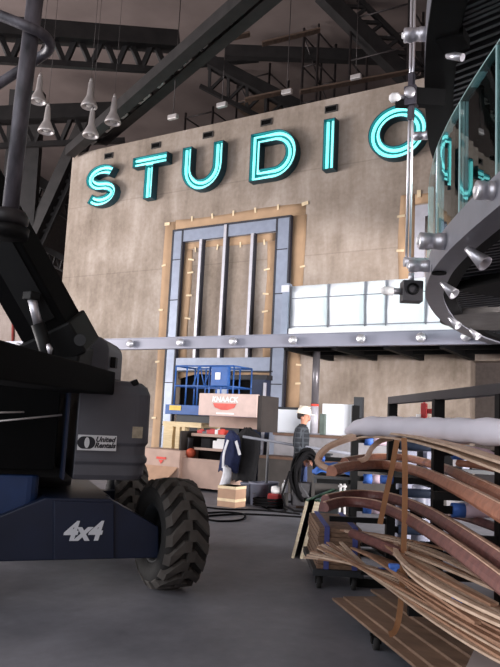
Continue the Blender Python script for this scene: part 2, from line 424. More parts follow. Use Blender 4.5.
def letter(ch, x0, x1, z0, z1, label):
    W, H = x1 - x0, z1 - z0
    t = thing('channel_letter', label, 'sign letter', ((x0 + x1) / 2, WY, z0), 'lit letters of the wall sign')
    Y0, Y1 = WY - DEP - .002, WY - .002
    h = SW / 2
    closed = False
    if ch == 'S':
        rz = (H - SW) / 4; rx = (W - SW) / 2; p = []
        for i in range(15): a = math.radians(28 + (270 - 28) * i / 14); p.append((W / 2 + rx * math.cos(a), H - h - rz + rz * math.sin(a)))
        for i in range(1, 15): a = math.radians(90 - (90 + 152) * i / 14); p.append((W / 2 + rx * math.cos(a), h + rz + rz * math.sin(a)))
        paths = [(p, False)]
    elif ch == 'T': paths = [([(0, H - h), (W, H - h)], False), ([(W / 2, H - SW), (W / 2, 0)], False)]
    elif ch == 'U':
        r = (W - SW) / 2; p = [(h, H)] + [(W / 2 + r * math.cos(a), h + r * 1.0 + r * math.sin(a)) for a in [PI + PI * i / 14 for i in range(15)]] + [(W - h, H)]
        paths = [(p, False)]
    elif ch == 'D':
        r = (H - SW) / 2; cx = W - h - r
        p = [(h, H - h), (h, h)] + [(cx + r * math.cos(a), H / 2 + r * math.sin(a)) for a in [-PI / 2 + PI * i / 16 for i in range(17)]]
        paths = [(p, True)]
    elif ch == 'I': paths = [([(W / 2, H), (W / 2, 0)], False)]
    else: paths = [([(W / 2 + (W / 2 - h) * math.cos(2 * PI * i / 32), H / 2 + (H / 2 - h) * math.sin(2 * PI * i / 32)) for i in range(32)], True)]
    body = MB(); body.T = M4.Translation(V((x0, 0, z0)))
    if ch == 'T':
        s0, s1 = W / 2 - h, W / 2 + h
        poly = [V(q) for q in ((0, H), (0, H - SW), (s0, H - SW), (s0, 0), (s1, 0), (s1, H - SW), (W, H - SW), (W, H))]
        loop_wall(body, poly, Y0, Y1, 0.025, 0, 1)
        body.box(0, W, Y1 - .02, Y1, H - SW, H, 1); body.box(s0, s1, Y1 - .02, Y1, 0, H - SW, 1)
    else:
        for p, cl in paths:
            a, b = miter(p, -h, cl), miter(p, h, cl)          # a = right side, b = left side of the travel
            n = len(p)
            for i in range(n if cl else n - 1):
                j = (i + 1) % n
                P = [(q[0], y, q[1]) for y in (Y1, Y1 - .02) for q in (a[i], a[j], b[j], b[i])]
                body.add(P, [(0, 1, 2, 3), (4, 5, 6, 7)], 1)
            if cl:
                # counterclockwise path: left side is inside
                loop_wall(body, a, Y0, Y1, 0.025, 0, 1); loop_wall(body, b, Y0, Y1, -0.025, 0, 1)
            else:
                loop_wall(body, a + b[::-1], Y0, Y1, 0.025, 0, 1)
    body.build('letter_body', [M['letter_out'], M['letter']], t)
    # glowing tubes following the strokes
    for p, cl in paths:
        for k in (-1, 1):
            q = miter(p, k * 0.078, cl)
            if not cl:
                d0 = (q[1] - q[0]).normalized(); d1 = (q[-1] - q[-2]).normalized(); q = [q[0] + d0 * .06] + q[1:-1] + [q[-1] - d1 * .06]
            MB().tube([(x0 + u[0], WY - 0.17, z0 + u[1]) for u in q], 0.046, 8, closed=cl).build('neon_tube', M['neon'], t)
    return t
LT = [('S', 87, 118, 188), ('T', 133, 168, 180), ('U', 183, 224, 170), ('D', 251, 298, 158), ('I', 322, 338, 148), ('O', 369, 428, 137)]
names = {'S': 'first', 'T': 'second', 'U': 'third', 'D': 'fourth', 'I': 'fifth', 'O': 'sixth'}
for ch, a, b, y in LT:
    letter(ch, PY(a, y, 16.3).x, PY(b, y, 16.35).x, 8.36, 9.80, 'glowing turquoise neon letter %s, %s of the sign on the concrete wall' % (ch, names[ch]))
# wall vents above the letters
VN = ['S', 'T', 'U', 'D', 'I']
v0 = None
for i, ((x, y), ch) in enumerate(zip(((109, 156), (156.2, 145.6), (208.3, 135), (266.6, 122.4), (331.4, 109)), VN)):
    c = PY(x, y, WY)
    lab = 'small dark rectangular vent in the wall above the letter ' + ch
    if v0 is None:
        v0 = thing('wall_vent', lab, 'vent', c, 'vents above the sign'); f = MB()
        hw, hh, t = 0.19, 0.10, 0.03
        for q in ((c.x - hw, c.x + hw, c.z + hh - t, c.z + hh), (c.x - hw, c.x + hw, c.z - hh, c.z - hh + t), (c.x - hw, c.x - hw + t, c.z - hh + t, c.z + hh - t), (c.x + hw - t, c.x + hw, c.z - hh + t, c.z + hh - t)):
            f.box(q[0], q[1], WY - 0.03, WY, q[2], q[3])
        f.build('vent_frame', M['ledge_dark'], v0)
        g = MB().box(c.x - hw + t, c.x + hw - t, WY - 0.006, WY, c.z - hh + t, c.z + hh - t)
        for k in range(3): g.obox((c.x, WY - .016, c.z - .04 + k * .04), (2 * hw - 2 * t, .02, .008), (0.6, 0, 0))
        g.build('louvre', M['blackmatte'], v0); c0 = c
    else: copy_tree(v0, c - c0, lab)

# ------------------------------------------------------------------ window frame and door surround
fy = WY - 0.12
def fp(x, y): q = PY(x, y, fy); return q.x, q.z
X0, Zt = fp(175.5, 232); X1, _ = fp(294, 218)
X0, X1, Zt = -12.93, -8.86, 7.22
win = bpy.data.objects.new('window_1', None); COL.objects.link(win); win.location = (0.5 * (X0 + X1), WY, 0); win['kind'] = 'structure'
SWD = 0.36
for (a, b, c, d) in ((X0, X0 + SWD, 0, Zt), (X1 - SWD - 0.06, X1, 0, Zt)):
    MB().box(a, b, fy, WY - .005, c, d).build('side_panel', M['frame'], win)
MB().box(X0 + SWD, X1 - SWD - .06, fy, WY - .005, Zt - .36, Zt).build('head_panel', M['frame'], win)
MB().box(X0 + SWD, X1 - SWD - .06, fy, WY - .005, 2.92, 3.30).build('transom', M['frame'], win)
for xm in (-11.86, -11.0, -10.06):
    mu = MB().box(xm - .045, xm + .045, fy - .04, WY - .005, 3.30, Zt - (0.36 if xm != -11.0 else 0.0)).build('mullion', M['mull'], win)
    MB().box(xm + .045, xm + .085, fy - .02, WY - .005, 3.30, Zt - (0.36 if xm != -11.0 else 0.0)).build('gasket', M['line'], mu)
MB().box(-10.85 - .22, -10.85 + .22, fy, WY - .005, 0, 2.92).build('door_post', M['frame'], win)
g = MB()
for xx in (X0 - .03, X0 + SWD - .03, X1 - SWD - .09, X1 - .03, -10.85 - .25, -10.85 + .2): g.box(xx, xx + .05, fy - .015, WY - .01, 0 if xx < -11.2 or xx > -10.4 else 0, Zt if xx < -11.2 or xx > -10.4 else 2.92)
g.box(X0 - .03, X1 + .02, fy - .015, WY - .01, Zt - .01, Zt + .05); g.box(X0 + SWD, X1 - SWD, fy - .015, WY - .01, 2.89, 2.93)
for k in range(5):
    for xa in (X0, X1 - SWD - .06): g.box(xa, xa + SWD, fy - .006, WY - .01, 1.3 + 1.25 * k, 1.33 + 1.25 * k)
g.build('dark_joint', M['line'], win)
# masking paper taped round the frame
def paper(x0, x1, z0, z1, lab, tapes):
    t = thing('masking_paper', lab, 'masking paper', ((x0 + x1) / 2, WY, z0), 'brown masking paper round the tall window')
    n = 10; vert = (z1 - z0) > (x1 - x0); grid = []
    for i in range(n + 1):
        row = []
        for j in range(4):
            u, v_ = i / n, j / 3
            jit = 0.025 * math.sin(7 * u + 3 * v_ + x0) * (1 if v_ in (0, 1) else 0)
            yy = WY - 0.004 - 0.006 * abs(math.sin(9 * u + 2 * v_))
            row.append((x0 + (x1 - x0) * v_ + jit, yy, z0 + (z1 - z0) * u) if vert else (x0 + (x1 - x0) * u, yy, z0 + (z1 - z0) * v_ + jit))
        grid.append(row)
    MB().sheet(grid, 0.006).build('paper_strip', M['kraft'], t)
    for (tx, tz, w_, h_) in tapes: MB().obox((tx, WY - 0.028, tz), (w_, 0.006, h_), (0, random.uniform(-.2, .2), 0)).build('tape_piece', M['tape'], t)
ii = X1 - SWD - .1
paper(X0 - .42, X0 - .03, 0.0, Zt + .35, 'brown paper strip outside the left side of the tall window', [(X0 - .38, z, .16, .06) for z in (1.5, 3.2, 4.8, 6.2)] + [(X0 - .35, Zt + .3, .2, .1)])
paper(X0 - .03, X1 + .40, Zt + .05, Zt + .38, 'brown paper strip along the top outside of the tall window', [(X0 + .6 + .75 * k, Zt + .36, .06, .16) for k in range(5)] + [(X1 + .38, Zt + .36, .2, .1)])
paper(X1 + .03, X1 + .42, 0.0, Zt + .05, 'brown paper strip outside the right side of the tall window', [(X1 + .38, z, .16, .05) for z in (1.9, 2.6, 3.1, 4.9, 5.8)])
paper(X0 + SWD + .03, X0 + SWD + .33, 3.32, Zt - .6, 'brown paper strip inside the left edge of the tall window', [(X0 + SWD + .3, z, .22, .05) for z in (3.7, 4.5, 5.2, 5.9, 6.3)])
paper(X0 + SWD + .03, ii, Zt - .6, Zt - .37, 'brown paper strip just under the top rail inside the tall window', [(X0 + .8 + .8 * k, Zt - .62, .05, .16) for k in range(4)])
paper(ii - .30, ii, 3.32, Zt - .6, 'brown paper strip inside the right edge of the tall window', [(ii - .28, z, .2, .05) for z in (3.8, 4.6, 5.1, 5.8)])
rq = PY(407, 225, WY)
paper(rq.x - .2, rq.x + .2, 4.6, 7.45, 'brown paper strip on the wall behind the thin vertical rod', [(rq.x - .15, z, .2, .06) for z in (5.2, 6.0, 6.9)])
paper(rq.x + .2, rq.x + 2.4, 7.15, 7.45, 'brown paper strip on the wall behind the curved glass', [(rq.x + .3, 7.43, .1, .2)])
fr2 = thing('wall_frame', 'grey window frame on the wall behind the curved glass', 'window frame', (rq.x + 1.3, WY, 4.6))
MB().box(rq.x + .24, rq.x + .5, fy, WY, 4.6, 7.1).build('side_panel', M['mull'], fr2); MB().box(rq.x + .5, rq.x + 2.4, fy, WY, 6.8, 7.1).build('head_panel', M['mull'], fr2)
# behind the doorway
dr = MB()
grid = []
for i in range(7):
    row = []
    for j in range(21):
        u = j / 20; x = hx0 + .05 + (hx1 - hx0 - .1) * u
        lo = 2.1 + 0.5 * abs(math.sin(u * PI * 2.0)) ** 0.8
        row.append((x, 16.66 + .04 * math.sin(9 * u), 2.9 - (2.9 - (2.9 - lo + .02)) * i / 6 if False else 2.9 + (0.0 - 2.9) * i / 6))
    grid.append(row)
tag(MB().sheet(grid, .02).build('plastic_drape', M['blackmatte']), 'black plastic drape hanging inside the doorway behind the blue lift', 'plastic sheet')
pf = []
for j in range(25):
    u = j / 24; x = hx0 + .02 + (hx1 - hx0 - .04) * u
    d = 0.10 + 0.22 * abs(math.sin(u * PI * 2)) ** 3 * 0 + 0.16 * (1 - abs(math.sin(u * PI * 2)))
    pf.append([(x, 16.56 + .02 * math.sin(20 * u), 2.94), (x, 16.56, 2.94 - d)])
tag(MB().sheet([[r[k] for r in pf] for k in (0, 1)], .015).build('paper_pelmet', M['kraft']), 'scalloped brown paper hung along the top of the doorway', 'paper')
a = PY(263, 400, 16.55); b = PY(281, 400, 16.55)
tag(MB().box(a.x, min(b.x + .1, hx1 - .02), 16.53, 16.57, 0, 2.35).build('plywood_sheet', M['ply_door']), 'tan plywood sheet standing in the doorway right of the blue lift', 'plywood', 'plywood sheets in the doorway')

# ================================================================== BALCONY
BY = 13.8
bal = thing('balcony', 'long grey steel balcony beam with round fittings crossing before the tall window', 'balcony', (-8, BY, 3.26))
MB().box(-21, -2.95, BY, BY + .16, 3.26, 3.54).build('edge_beam', M['beam'], bal, bevel=.006)
MB().box(-21, -2.95, BY - .012, BY + .19, 3.54, 3.56).build('top_flange', M['beam'], bal)
for x, y in ((18, 348), (130, 345), (180, 343), (233, 341.5), (293, 340), (361, 338), (421, 336), (466, 334.5)):
    q = PY(x, y, BY - .1)
    T = frame_T((q.x, BY, 3.40), (1, 0, 0), (0, 0, 1))       # w axis = -Y, outwards
    s = MB().lathe([(0, 0), (.06, 0), (.06, .05), (.092, .055), (.1, .075), (.1, .12), (.094, .135), (0, .135)], 20, T).build('round_fitting', M['silver'], bal)
    MB().lathe([(0, .133), (.03, .133), (.03, .150), (0, .155)], 12, T).build('screw_cap', M['white'], s)
sl = MB().box(-7.6, -2.6, BY + .16, WY, 3.36, 3.52); sl.build('deck_slab', M['soffit'], bal)
for k in range(5): MB().box(-7.58 + k * 1.2, -7.46 + k * 1.2, BY + .16, WY - .02, 3.18 + .02, 3.36).build('joist', M['ringblack'], bal)
for k in range(2): MB().box(-7.6, -2.7, BY + .9 + k * .9, BY + .98 + k * .9, 3.26, 3.36).build('cross_joist', M['ringblack'], bal)
# white wrapped guard panels
gx0 = PY(291, 300, BY + .05).x
gp = thing('balcony_railing', 'row of white wrapped guard panels standing on the balcony edge', 'railing', (gx0, BY + .1, 3.56))
xs = [gx0, PY(327, 300, BY).x, PY(364, 300, BY).x, PY(385, 300, BY).x, PY(425, 300, BY).x, -2.95]
for k in range(5):
    a, b = xs[k] + .01, xs[k + 1] - .01
    gr = [[(a + (b - a) * i / 5, BY + .1 + .008 * math.sin(3 * i + k + j), 3.62 + 1.06 * j / 6) for i in range(6)] for j in range(7)]
    p = MB().sheet(gr, .03).build('panel', M['whitepanel'], gp)
    MB().box(a, b, BY + .074, BY + .085, 4.38, 4.40).build('rail_line', M['seam'], p)
    MB().box(a, b, BY + .07, BY + .085, 3.72, 3.74).build('lower_line', M['seam'], p)
for x in xs[:-1]: MB().box(x - .012, x + .008, BY + .07, BY + .13, 3.56, 4.68).build('panel_post', M['seam'], gp)
MB().box(gx0, -2.95, BY - .005, BY + .16, 3.56, 3.68).build('base_strip', M['white'], gp)
gpost = thing('guard_post', 'blue grey square post at the left end of the white guard panels', 'post', (gx0 - .14, BY + .1, 3.56))
MB().box(gx0 - .22, gx0 - .05, BY + .02, BY + .18, 3.56, 4.75).build('post', M['frame'], gpost, bevel=.005); MB().obox((gx0 - .135, BY + .01, 4.62), (.2, .03, .16)).build('bracket', M['silver'], gpost)
# column
cx_ = PY(315, 400, 15.0)
colm = thing('steel_column', 'round grey steel column with a red band carrying the balcony behind the man', 'column', (cx_.x, 15.0, 1.30))
MB().cyl((cx_.x, 15, 2.0), (cx_.x, 15, 3.36), .088, 24).build('shaft', mat('column_grey', (112, 108, 112), .35, .4), colm)
MB().cyl((cx_.x, 15, 1.32), (cx_.x, 15, 1.98), .092, 24).build('wrapped_base', mat('column_wrap', (172, 170, 178), .4, .1), colm)
MB().cyl((cx_.x, 15, 1.97), (cx_.x, 15, 2.02), .096, 24).build('red_band', M['red'], colm)
MB().cyl((cx_.x, 15, 1.30), (cx_.x, 15, 1.33), .15, 24).build('base_plate', M['ringgrey'], colm)

# ================================================================== CURVED BALCONY AND STAIR, right
def offs(pts, d):                   # shift a plan curve sideways (positive = inward, to the right of travel)
    out = []
    for i, p in enumerate(pts):
        t = (pts[min(i + 1, len(pts) - 1)] - pts[max(i - 1, 0)]).normalized(); out.append(p + V((t.y, -t.x, 0)) * d)
    return out
def curved_balcony(name, label, plan, z, hgt, fmat, tone):
    c = spline([V((a, b, z)) for a, b in plan], 6)
    t = thing(name, label, 'balcony', c[len(c) // 2])
    MB().sweep(offs(c, .11), [(-.11, 0), (.11, 0), (.11, hgt), (-.11, hgt)]).build('fascia', fmat, t)
    MB().sweep(offs(c, .20), [(-.06, .03), (.17, .03), (.17, .25), (-.06, .25)]).build('inner_girder', M['ringblack'], t)
    inn = offs(c, .45); n = len(inn)
    vs_ = [(p.x, p.y, z + h) for h in (.16, .2) for p in inn] 
    far = [(p.x + 3.2, p.y + .2, z + h) for h in (.16, .2) for p in inn]
    P = vs_ + far; fs = []
    for i in range(n - 1):
        fs += [(i, i + 1, 2 * n + i + 1, 2 * n + i), (n + i, 3 * n + i, 3 * n + i + 1, n + i + 1)]
    MB().add(P, fs).build('soffit_deck', M['soffit'], t)
    rb = MB(); k = 0.0; tot = 0
    i = 0; acc = 0
    for i in range(n - 1):
        L = (inn[i + 1] - inn[i]).length; m_ = max(1, int(L / .11))
        for q in range(m_):
            p = inn[i].lerp(inn[i + 1], q / m_) + V((-.25, 0, 0)); rb.bar(p + V((0, 0, .13)), p + V((3.2, -.9, .13)), .05, .07)
    rb.build('ribbed_tread', M['ribs'], t)
    return t, c
lowplan = [(-.2, 3.9), (-.6, 4.5), (-1.05, 5.22), (-1.48, 5.93), (-1.91, 6.72), (-2.28, 7.55), (-2.70, 8.84), (-3.02, 10.75), (-3.06, 12.6), (-2.92, 13.76)]
lowr, lc = curved_balcony('curved_balcony', 'lower curved grey balcony edge with dark ribbed underside at the right', lowplan, 3.24, .27, M['ringgrey'], 0)
d_ = V((.93, -.36, 0))
for px, py in ((437, 300),):
    p = PZ(px, py, 3.29); MB().bar(p + V((.75, -.45, 0)), p + V((3.0, -1.9, 0)), 1.0, .12).build('cross_girder', M['ringblack'], lowr)
p = PZ(503, 322, 3.26); MB().cyl(p, p + V((0, 0, .16)), .95, 40).build('round_soffit_plate', M['discgrey'], lowr)
for px, py, s in ((474, 261, 1.0), (446.5, 292.5, .9), (452.5, 325, .85), (473, 336, .85), (439, 274, .6)):
    if s < .7: 
        p = PZ(px, py, 3.22); MB().cyl(p, p + V((0, 0, .1)), .08, 16).build('bolt_head', M['blackmatte'], lowr); continue
    p = PZ(px, py, 3.08); T = frame_T(p + V((0, 0, .14)), (1, 0, 0), (0, -1, 0))
    f = (V((.62, -.2, -.6))).normalized(); u = f.orthogonal().normalized(); T = frame_T(p - f * .1 * s + V((0, 0, .06)), u, f.cross(u))
    MB().lathe([(0, 0), (.028 * s, 0), (.032 * s, .03), (.075 * s, .25 * s), (.066 * s, .25 * s), (.0, .18 * s)], 18, T).build('cone_downlight', M['silver'], lowr)
def nearest(c, p):
    i = min(range(len(c)), key=lambda k: (V((c[k].x, c[k].y)) - V((p.x, p.y))).length)
    t = (c[min(i + 1, len(c) - 1)] - c[max(i - 1, 0)]).normalized(); return c[i], V((-t.y, t.x, 0)), t
def standoff(par, c, px, py, z, L, r):
    q, n, t = nearest(c, PZ(px, py, z)); o = V((q.x, q.y, z)) - n * .02
    T = frame_T(o, t, V((0, 0, 1)).cross(V((0, 0, 0))) if False else V((0, 0, 1)))
    if T.to_3x3().col[2].dot(n) < 0: T = frame_T(o, -t, V((0, 0, 1)))
    s = MB().lathe([(0, 0), (r, 0), (r, L * .35), (r * .92, L * .36), (r * .92, L * .62), (r * 1.0, L * .63), (r * 1.0, L), (r * .8, L * 1.04), (0, L * 1.04)], 22, T).build('glass_standoff', M['silver'], par)
    MB().lathe([(0, L * 1.03), (r * .45, L * 1.03), (r * .4, L * 1.12), (0, L * 1.13)], 14, T).build('screw_cap', M['white'], s)
standoff(lowr, lc, 437, 240, 3.38, .26, .085)
standoff(lowr, lc, 489, 189, 3.40, .15, .075)
standoff(lowr, lc, 426, 268, 3.38, .24, .07)
# glass balustrade on the lower curve
bal_pts = offs(lc, .03)
idx = [0, 13, 20, 27, 34, 41, 48, len(bal_pts) - 1]
GN = ['nearest the camera at the right edge', 'second from the right edge', 'third from the right edge', 'beside the silver fitting', 'left end of the curve', 'beyond the thin rod', 'farthest, at the balcony beam']
for k in range(len(idx) - 1):
    seg = bal_pts[idx[k]:idx[k + 1] + 1]; seg = [seg[0].lerp(seg[1], .06)] + seg[1:-1] + [seg[-1].lerp(seg[-2], .06)]
    g = MB().sweep([V((p.x, p.y, 3.44)) for p in seg], [(-.008, 0), (.008, 0), (.008, 1.16), (-.008, 1.16)])
    o = g.build('glass_panel', M['glass']); tag(o, 'clear glass panel on the lower curved balcony, ' + GN[k], 'glass panel', 'glass panels of the curved balcony')
    e = MB().sweep([V((p.x, p.y, 4.60)) for p in seg], [(-.009, 0), (.009, 0), (.009, .012), (-.009, .012)])
    e.T = M4.Identity(4)
    for q in (seg[0], seg[-1]): e.box(q.x - .009, q.x + .009, q.y - .009, q.y + .009, 3.46, 4.60)
    ed = e.build('glass_edge', M['glassedge']); ed.parent = o; ed.location = ed.location - o.location
    
upplan = [(-1.0, 3.9), (-1.35, 4.85), (-1.99, 6.51), (-2.27, 7.25), (-2.61, 8.31), (-2.85, 9.18), (-3.11, 10.25), (-3.35, 11.96), (-3.4, 13.2), (-3.3, 14.4), (-3.1, 16.45)]
upr, uc = curved_balcony('upper_curved_balcony', 'upper black curved balcony edge with ribbed underside at the top right', upplan, 5.9, .40, M['ringgrey'], 1)
MB().sweep([p + V((0, 0, -.03)) for p in offs(uc, .12)], [(-.115, 0), (.22, 0), (.22, .06), (-.115, .06)]).build('bottom_plate', M['ringblack'], upr)
standoff(upr, uc, 427, 33, 6.12, .26, .085)
standoff(upr, uc, 432, 134, 6.05, .24, .07)
p = PZ(448, 55, 5.86); MB().cyl(p, p + V((.18, -.05, -.1)), .045, 16).build('cone_downlight', M['silver'], upr)
p = PZ(453, 40, 5.9); MB().obox(p, (.3, .3, .12)).build('bolt_head', M['blackmatte'], upr)
# suspension rod
rp = PD(408.0, 262, 8.55); rx, ry = rp.x, rp.y
rod = thing('suspension_rod', 'thin vertical pair of steel rods with clamps hanging beside the curved balconies', 'rod', (rx, ry, rp.z))
zc = PD(405, 88, 8.6).z
for s in (-.022, .022):
    MB().tube([(rx + s, ry, rp.z), (rx + s, ry, zc - .42), (rx + s * .5, ry, zc - .18)], .017, 8).build('rod', M['silver'], rod)
    MB().tube([(rx + s * .5, ry, zc + .2), (rx + s, ry, zc + .42), (rx + s, ry, 14.99)], .017, 8).build('rod', M['silver'], rod)
cl = MB(); cl.T = M4.Translation(V((rx, ry, zc)))
cl.obox((0, 0, 0), (.16, .14, .26)); cl.obox((0, 0, .22), (.08, .08, .2)); cl.obox((0, 0, -.22), (.08, .08, .2))
k = cl.build('clamp_body', mat('clamp_steel', (84, 80, 88), .35, .7), rod, bevel=.015)
MB().lathe([(0, 0), (.075, 0), (.075, .03), (.05, .05), (0, .05)], 18, frame_T((rx, ry - .07, zc + .02), RIGHT, (0, 0, 1))).build('clamp_disc', M['silver'], k)
cq = V((rx, ry, zc)); MB().bar(cq, cq + RIGHT * .42 + V((0, 0, -.02)), .12, .22).build('clamp_arm', M['ringblack'], rod)
MB().bar(cq + V((0, 0, -.1)), cq - RIGHT * .2 + V((0, 0, -.1)), .05, .1).build('clamp_arm', M['ringblack'], rod)
MB().tube([cq - RIGHT * .05 + V((0, 0, -.01)), cq - RIGHT * .17 + V((0, 0, -.01))], .03, 12).build('cap_stem', M['silver'], rod)
MB().tube([cq - RIGHT * .14 + V((0, 0, -.02)), cq - RIGHT * .18 + V((0, 0, -.02)), cq - RIGHT * .25 + V((0, 0, -.025)), cq - RIGHT * .28 + V((0, 0, -.025))], [.045, .065, .06, .03], 14).build('white_cap', M['white'], rod)
q = V((rx, ry, rp.z)); MB().tube([q - RIGHT * .05, q + RIGHT * .26], .06, 16).build('rod_end', M['silver'], rod)
bp = PD(411, 292, 8.5)
br = thing('bracket_box', 'small black square bracket with a white capped bolt under the thin rods', 'bracket', bp)
def frm(o): m = M4.Identity(4); 
def oriented(o, x, y, z):
    m = M4.Identity(4)
    for i in range(3): m[i][0], m[i][1], m[i][2], m[i][3] = x[i], y[i], z[i], o[i]
    return m
T = oriented(bp, RIGHT, FWD, V((0, 0, 1)))
b = MB(); b.T = T; b.box(-.12, .13, -.1, .1, -.13, .13); b.build('box_body', mat('bracket_dark', (52, 50, 54), .5), br, bevel=.012)
b = MB(); b.T = T; b.lathe([(.05, 0), (.075, 0), (.075, .02), (.05, .02)], 20, frame_T((0, -.1, .02), (1, 0, 0), (0, 0, 1))); b.build('ring_mark', M['ringblack'], br)
b = MB(); b.T = T; b.tube([(-.12, 0, 0), (-.24, 0, 0)], .04, 14); b.build('bolt_stem', M['silver'], br)
b = MB(); b.T = T; b.tube([(-.22, 0, 0), (-.33, 0, 0), (-.37, 0, 0)], [.055, .055, .03], 14); b.build('white_cap', M['white'], br)
b = MB(); b.T = T; b.tube([(0, -.0, .13), (0, 0, .24)], .035, 12); b.build('link', M['silver'], br)

# ================================================================== ROOF STEEL
def truss(label, A, B, depth, n, rc, rw, cat='roof truss', bottom=True):
    # A, B ends of the top chord, depth = vector from top to bottom chord
    A, B, D = V(A), V(B), V(depth); t = thing('roof_truss', label, cat, (A + B) / 2, 'steel trusses under the roof')
    MB().bar(A, B, rc * 1.6, rc * 1.6).build('top_chord', M['truss'], t); MB().bar(A + D, B + D, rc * .55, rc * .55).build('bottom_chord', M['truss'], t)
    wb = MB()
    for i in range(n):
        a, b, c = A.lerp(B, i / n), A.lerp(B, (i + .5) / n), A.lerp(B, (i + 1) / n)
        wb.bar(a, b + D, rw, rw); wb.bar(b + D, c, rw, rw)
    wb.build('web', M['truss'], t); return t
def DW(A, B): return V(B) - V(A)
# two level trusses top left
truss('long dark steel roof truss crossing the top left above the pendant lamps', PD(-60, 24, 19), PD(178, 42, 21), DW(PD(60, 31, 20), PD(60, 62, 20)), 9, .32, .14)
truss('lower dark steel roof truss running behind the pendant lamps', PD(-60, 118, 24), PD(125, 111, 25), DW(PD(40, 113, 24.5), PD(40, 143, 24.5)), 7, .32, .14)
# heavy diagonal pair
dg = thing('roof_girder', 'heavy double diagonal black girder rising to the top centre', 'girder', PD(170, 60, 20))
A, B = PD(70, 152, 24), PD(262, -16, 16); A2, B2 = PD(102, 140, 24), PD(285, -16, 16)
MB().bar(A, B, .34, .34).build('chord', M['truss'], dg); MB().bar(A2, B2, .34, .34).build('chord', M['truss'], dg)
w_ = MB()
for i in range(14): a = A.lerp(B, i / 14); b = A2.lerp(B2, (i + .5) / 14); w_.bar(a, b, .1, .1); w_.bar(b, A.lerp(B, (i + 1) / 14), .1, .1)
w_.build('web', M['truss'], dg)
litgapm = mat('lit_gap', (190, 184, 180), .6)
for i in range(9):
    w_ = MB(); w_.bar(A.lerp(A2, .5).lerp(B.lerp(B2, .5), (i + .2) / 9), A.lerp(A2, .5).lerp(B.lerp(B2, .5), (i + .2 + .3 + .3 * (i % 2)) / 9), .28, .05); w_.build('lit_gap_piece', litgapm, dg)  # pale pieces stand in for the lit gap between the chords
truss('dark roof truss sloping down behind the wall top at the centre', PD(210, 62, 25), PD(322, 120, 25), DW(PD(250, 60, 25), PD(240, 84, 25)), 6, .26, .1)
truss('dark roof truss sloping from the top right down to the wall', PD(318, -10, 22), PD(412, 84, 22), DW(PD(330, 0, 22), PD(356, -6, 22)), 6, .28, .1)
gb = thing('roof_beam', 'long dark horizontal roof beam above the letters D and I', 'beam', PD(330, 57, 24)); MB().bar(PD(225, 52, 24), PD(450, 60, 24), .3, .42).build('beam', M['truss'], gb)
gb = thing('roof_beam', 'dark horizontal roof beam above the letter U behind the diagonal girder', 'beam', PD(200, 62, 26)); MB().bar(PD(175, 62, 26), PD(262, 54, 26), .3, .5).build('beam', M['truss'], gb)
truss('dark truss at the far left rising behind the edge of the wall', PD(28, 250, 27), PD(88, 118, 27), DW(PD(50, 200, 27), PD(60, 204, 27)), 8, .3, .1)
truss('dark arched truss at the far left just above the concrete', PD(14, 232, 28), PD(70, 262, 28), DW(PD(40, 240, 28), PD(40, 253, 28)), 8, .14, .07)
truss('dark roof truss sloping down at the far left behind the mast', PD(22, 170, 28), PD(74, 205, 28), DW(PD(40, 160, 28), PD(40, 178, 28)), 5, .24, .1)
gb = thing('roof_beam', 'broad black upright behind the scratched mast at the far left', 'beam', PD(18, 160, 27)); MB().bar(PD(16, 262, 27), PD(28, 92, 27), 1.3, .4, up=FWD).build('beam', M['truss'], gb)
# scaffolding behind and above the wall
def scaffold(label, corners, zb, zt, lv, planks):
    t = thing('scaffold_tower', label, 'scaffold', V((corners[0][0], corners[0][1], zb)), 'scaffolds under the roof')
    for (x, y) in corners: MB().cyl((x, y, zb), (x, y, zt), .045, 8).build('upright', M['scaf'], t)
    n = len(corners)
    for z in lv:
        for i in range(n): a, b = corners[i], corners[(i + 1) % n]; MB().cyl((a[0], a[1], z), (b[0], b[1], z), .03, 6).build('ledger', M['scaf'], t)
    for i in range(len(lv) - 1):
        a, b = corners[i % n], corners[(i + 1) % n]; MB().cyl((a[0], a[1], lv[i]), (b[0], b[1], lv[i + 1]), .024, 6).build('brace', M['scaf'], t)
    for z in planks:
        xs_ = [c[0] for c in corners]; ys_ = [c[1] for c in corners]; MB().box(min(xs_) - .3, max(xs_) + .3, min(ys_), max(ys_), z, z + .06).build('plank', M['plank'], t)
def rect_at(px, py, Y, wx, wy): q = PY(px, py, Y); return [(q.x, Y), (q.x + wx, Y), (q.x + wx, Y + wy), (q.x, Y + wy)]
scaffold('scaffold tower with planks above the letter O', rect_at(303, 60, 19.5, 0.55, 1.4), 0, 14.9, [9.5, 10.9, 12.2, 13.5, 14.6], [])
scaffold('scaffold tower behind the wall above the letter U', rect_at(186, 110, 20.5, 1.3, 1.5), 0, 13.4, [9.8, 11, 12.2, 13.2], [12.3])
scaffold('scaffold tower behind the wall above the letter D', rect_at(238, 80, 21, 1.4, 1.5), 0, 14.9, [10, 11.3, 12.4, 13.6, 14.5], [13.6])
scaffold('scaffold tower behind the wall above the letter T', rect_at(150, 120, 20, 1.0, 1.4), 0, 12.4, [10, 11, 12, 12.3], [11.1])
scaffold('scaffold with long planks above the letters I and O', rect_at(350, 60, 19, 1.9, 1.4), 0, 14.9, [10.4, 11.7, 13, 14.4], [11.2])
for k, (a, b, D, lab) in enumerate((((300, 92), (408, 72), 20, 'long pale scaffold plank just above the letter O'), ((245, 100), (292, 90), 20, 'pale scaffold plank just above the letter D'), ((262, 44), (320, 30), 21, 'brown scaffold plank high above the letter D'), ((205, 44), (250, 34), 21, 'pale scaffold plank high above the letter U'))):
    tag(MB().bar(PD(*a, D), PD(*b, D), .25, .05).build('scaffold_plank', M['plank']), lab, 'plank', 'loose scaffold planks')
wl = None
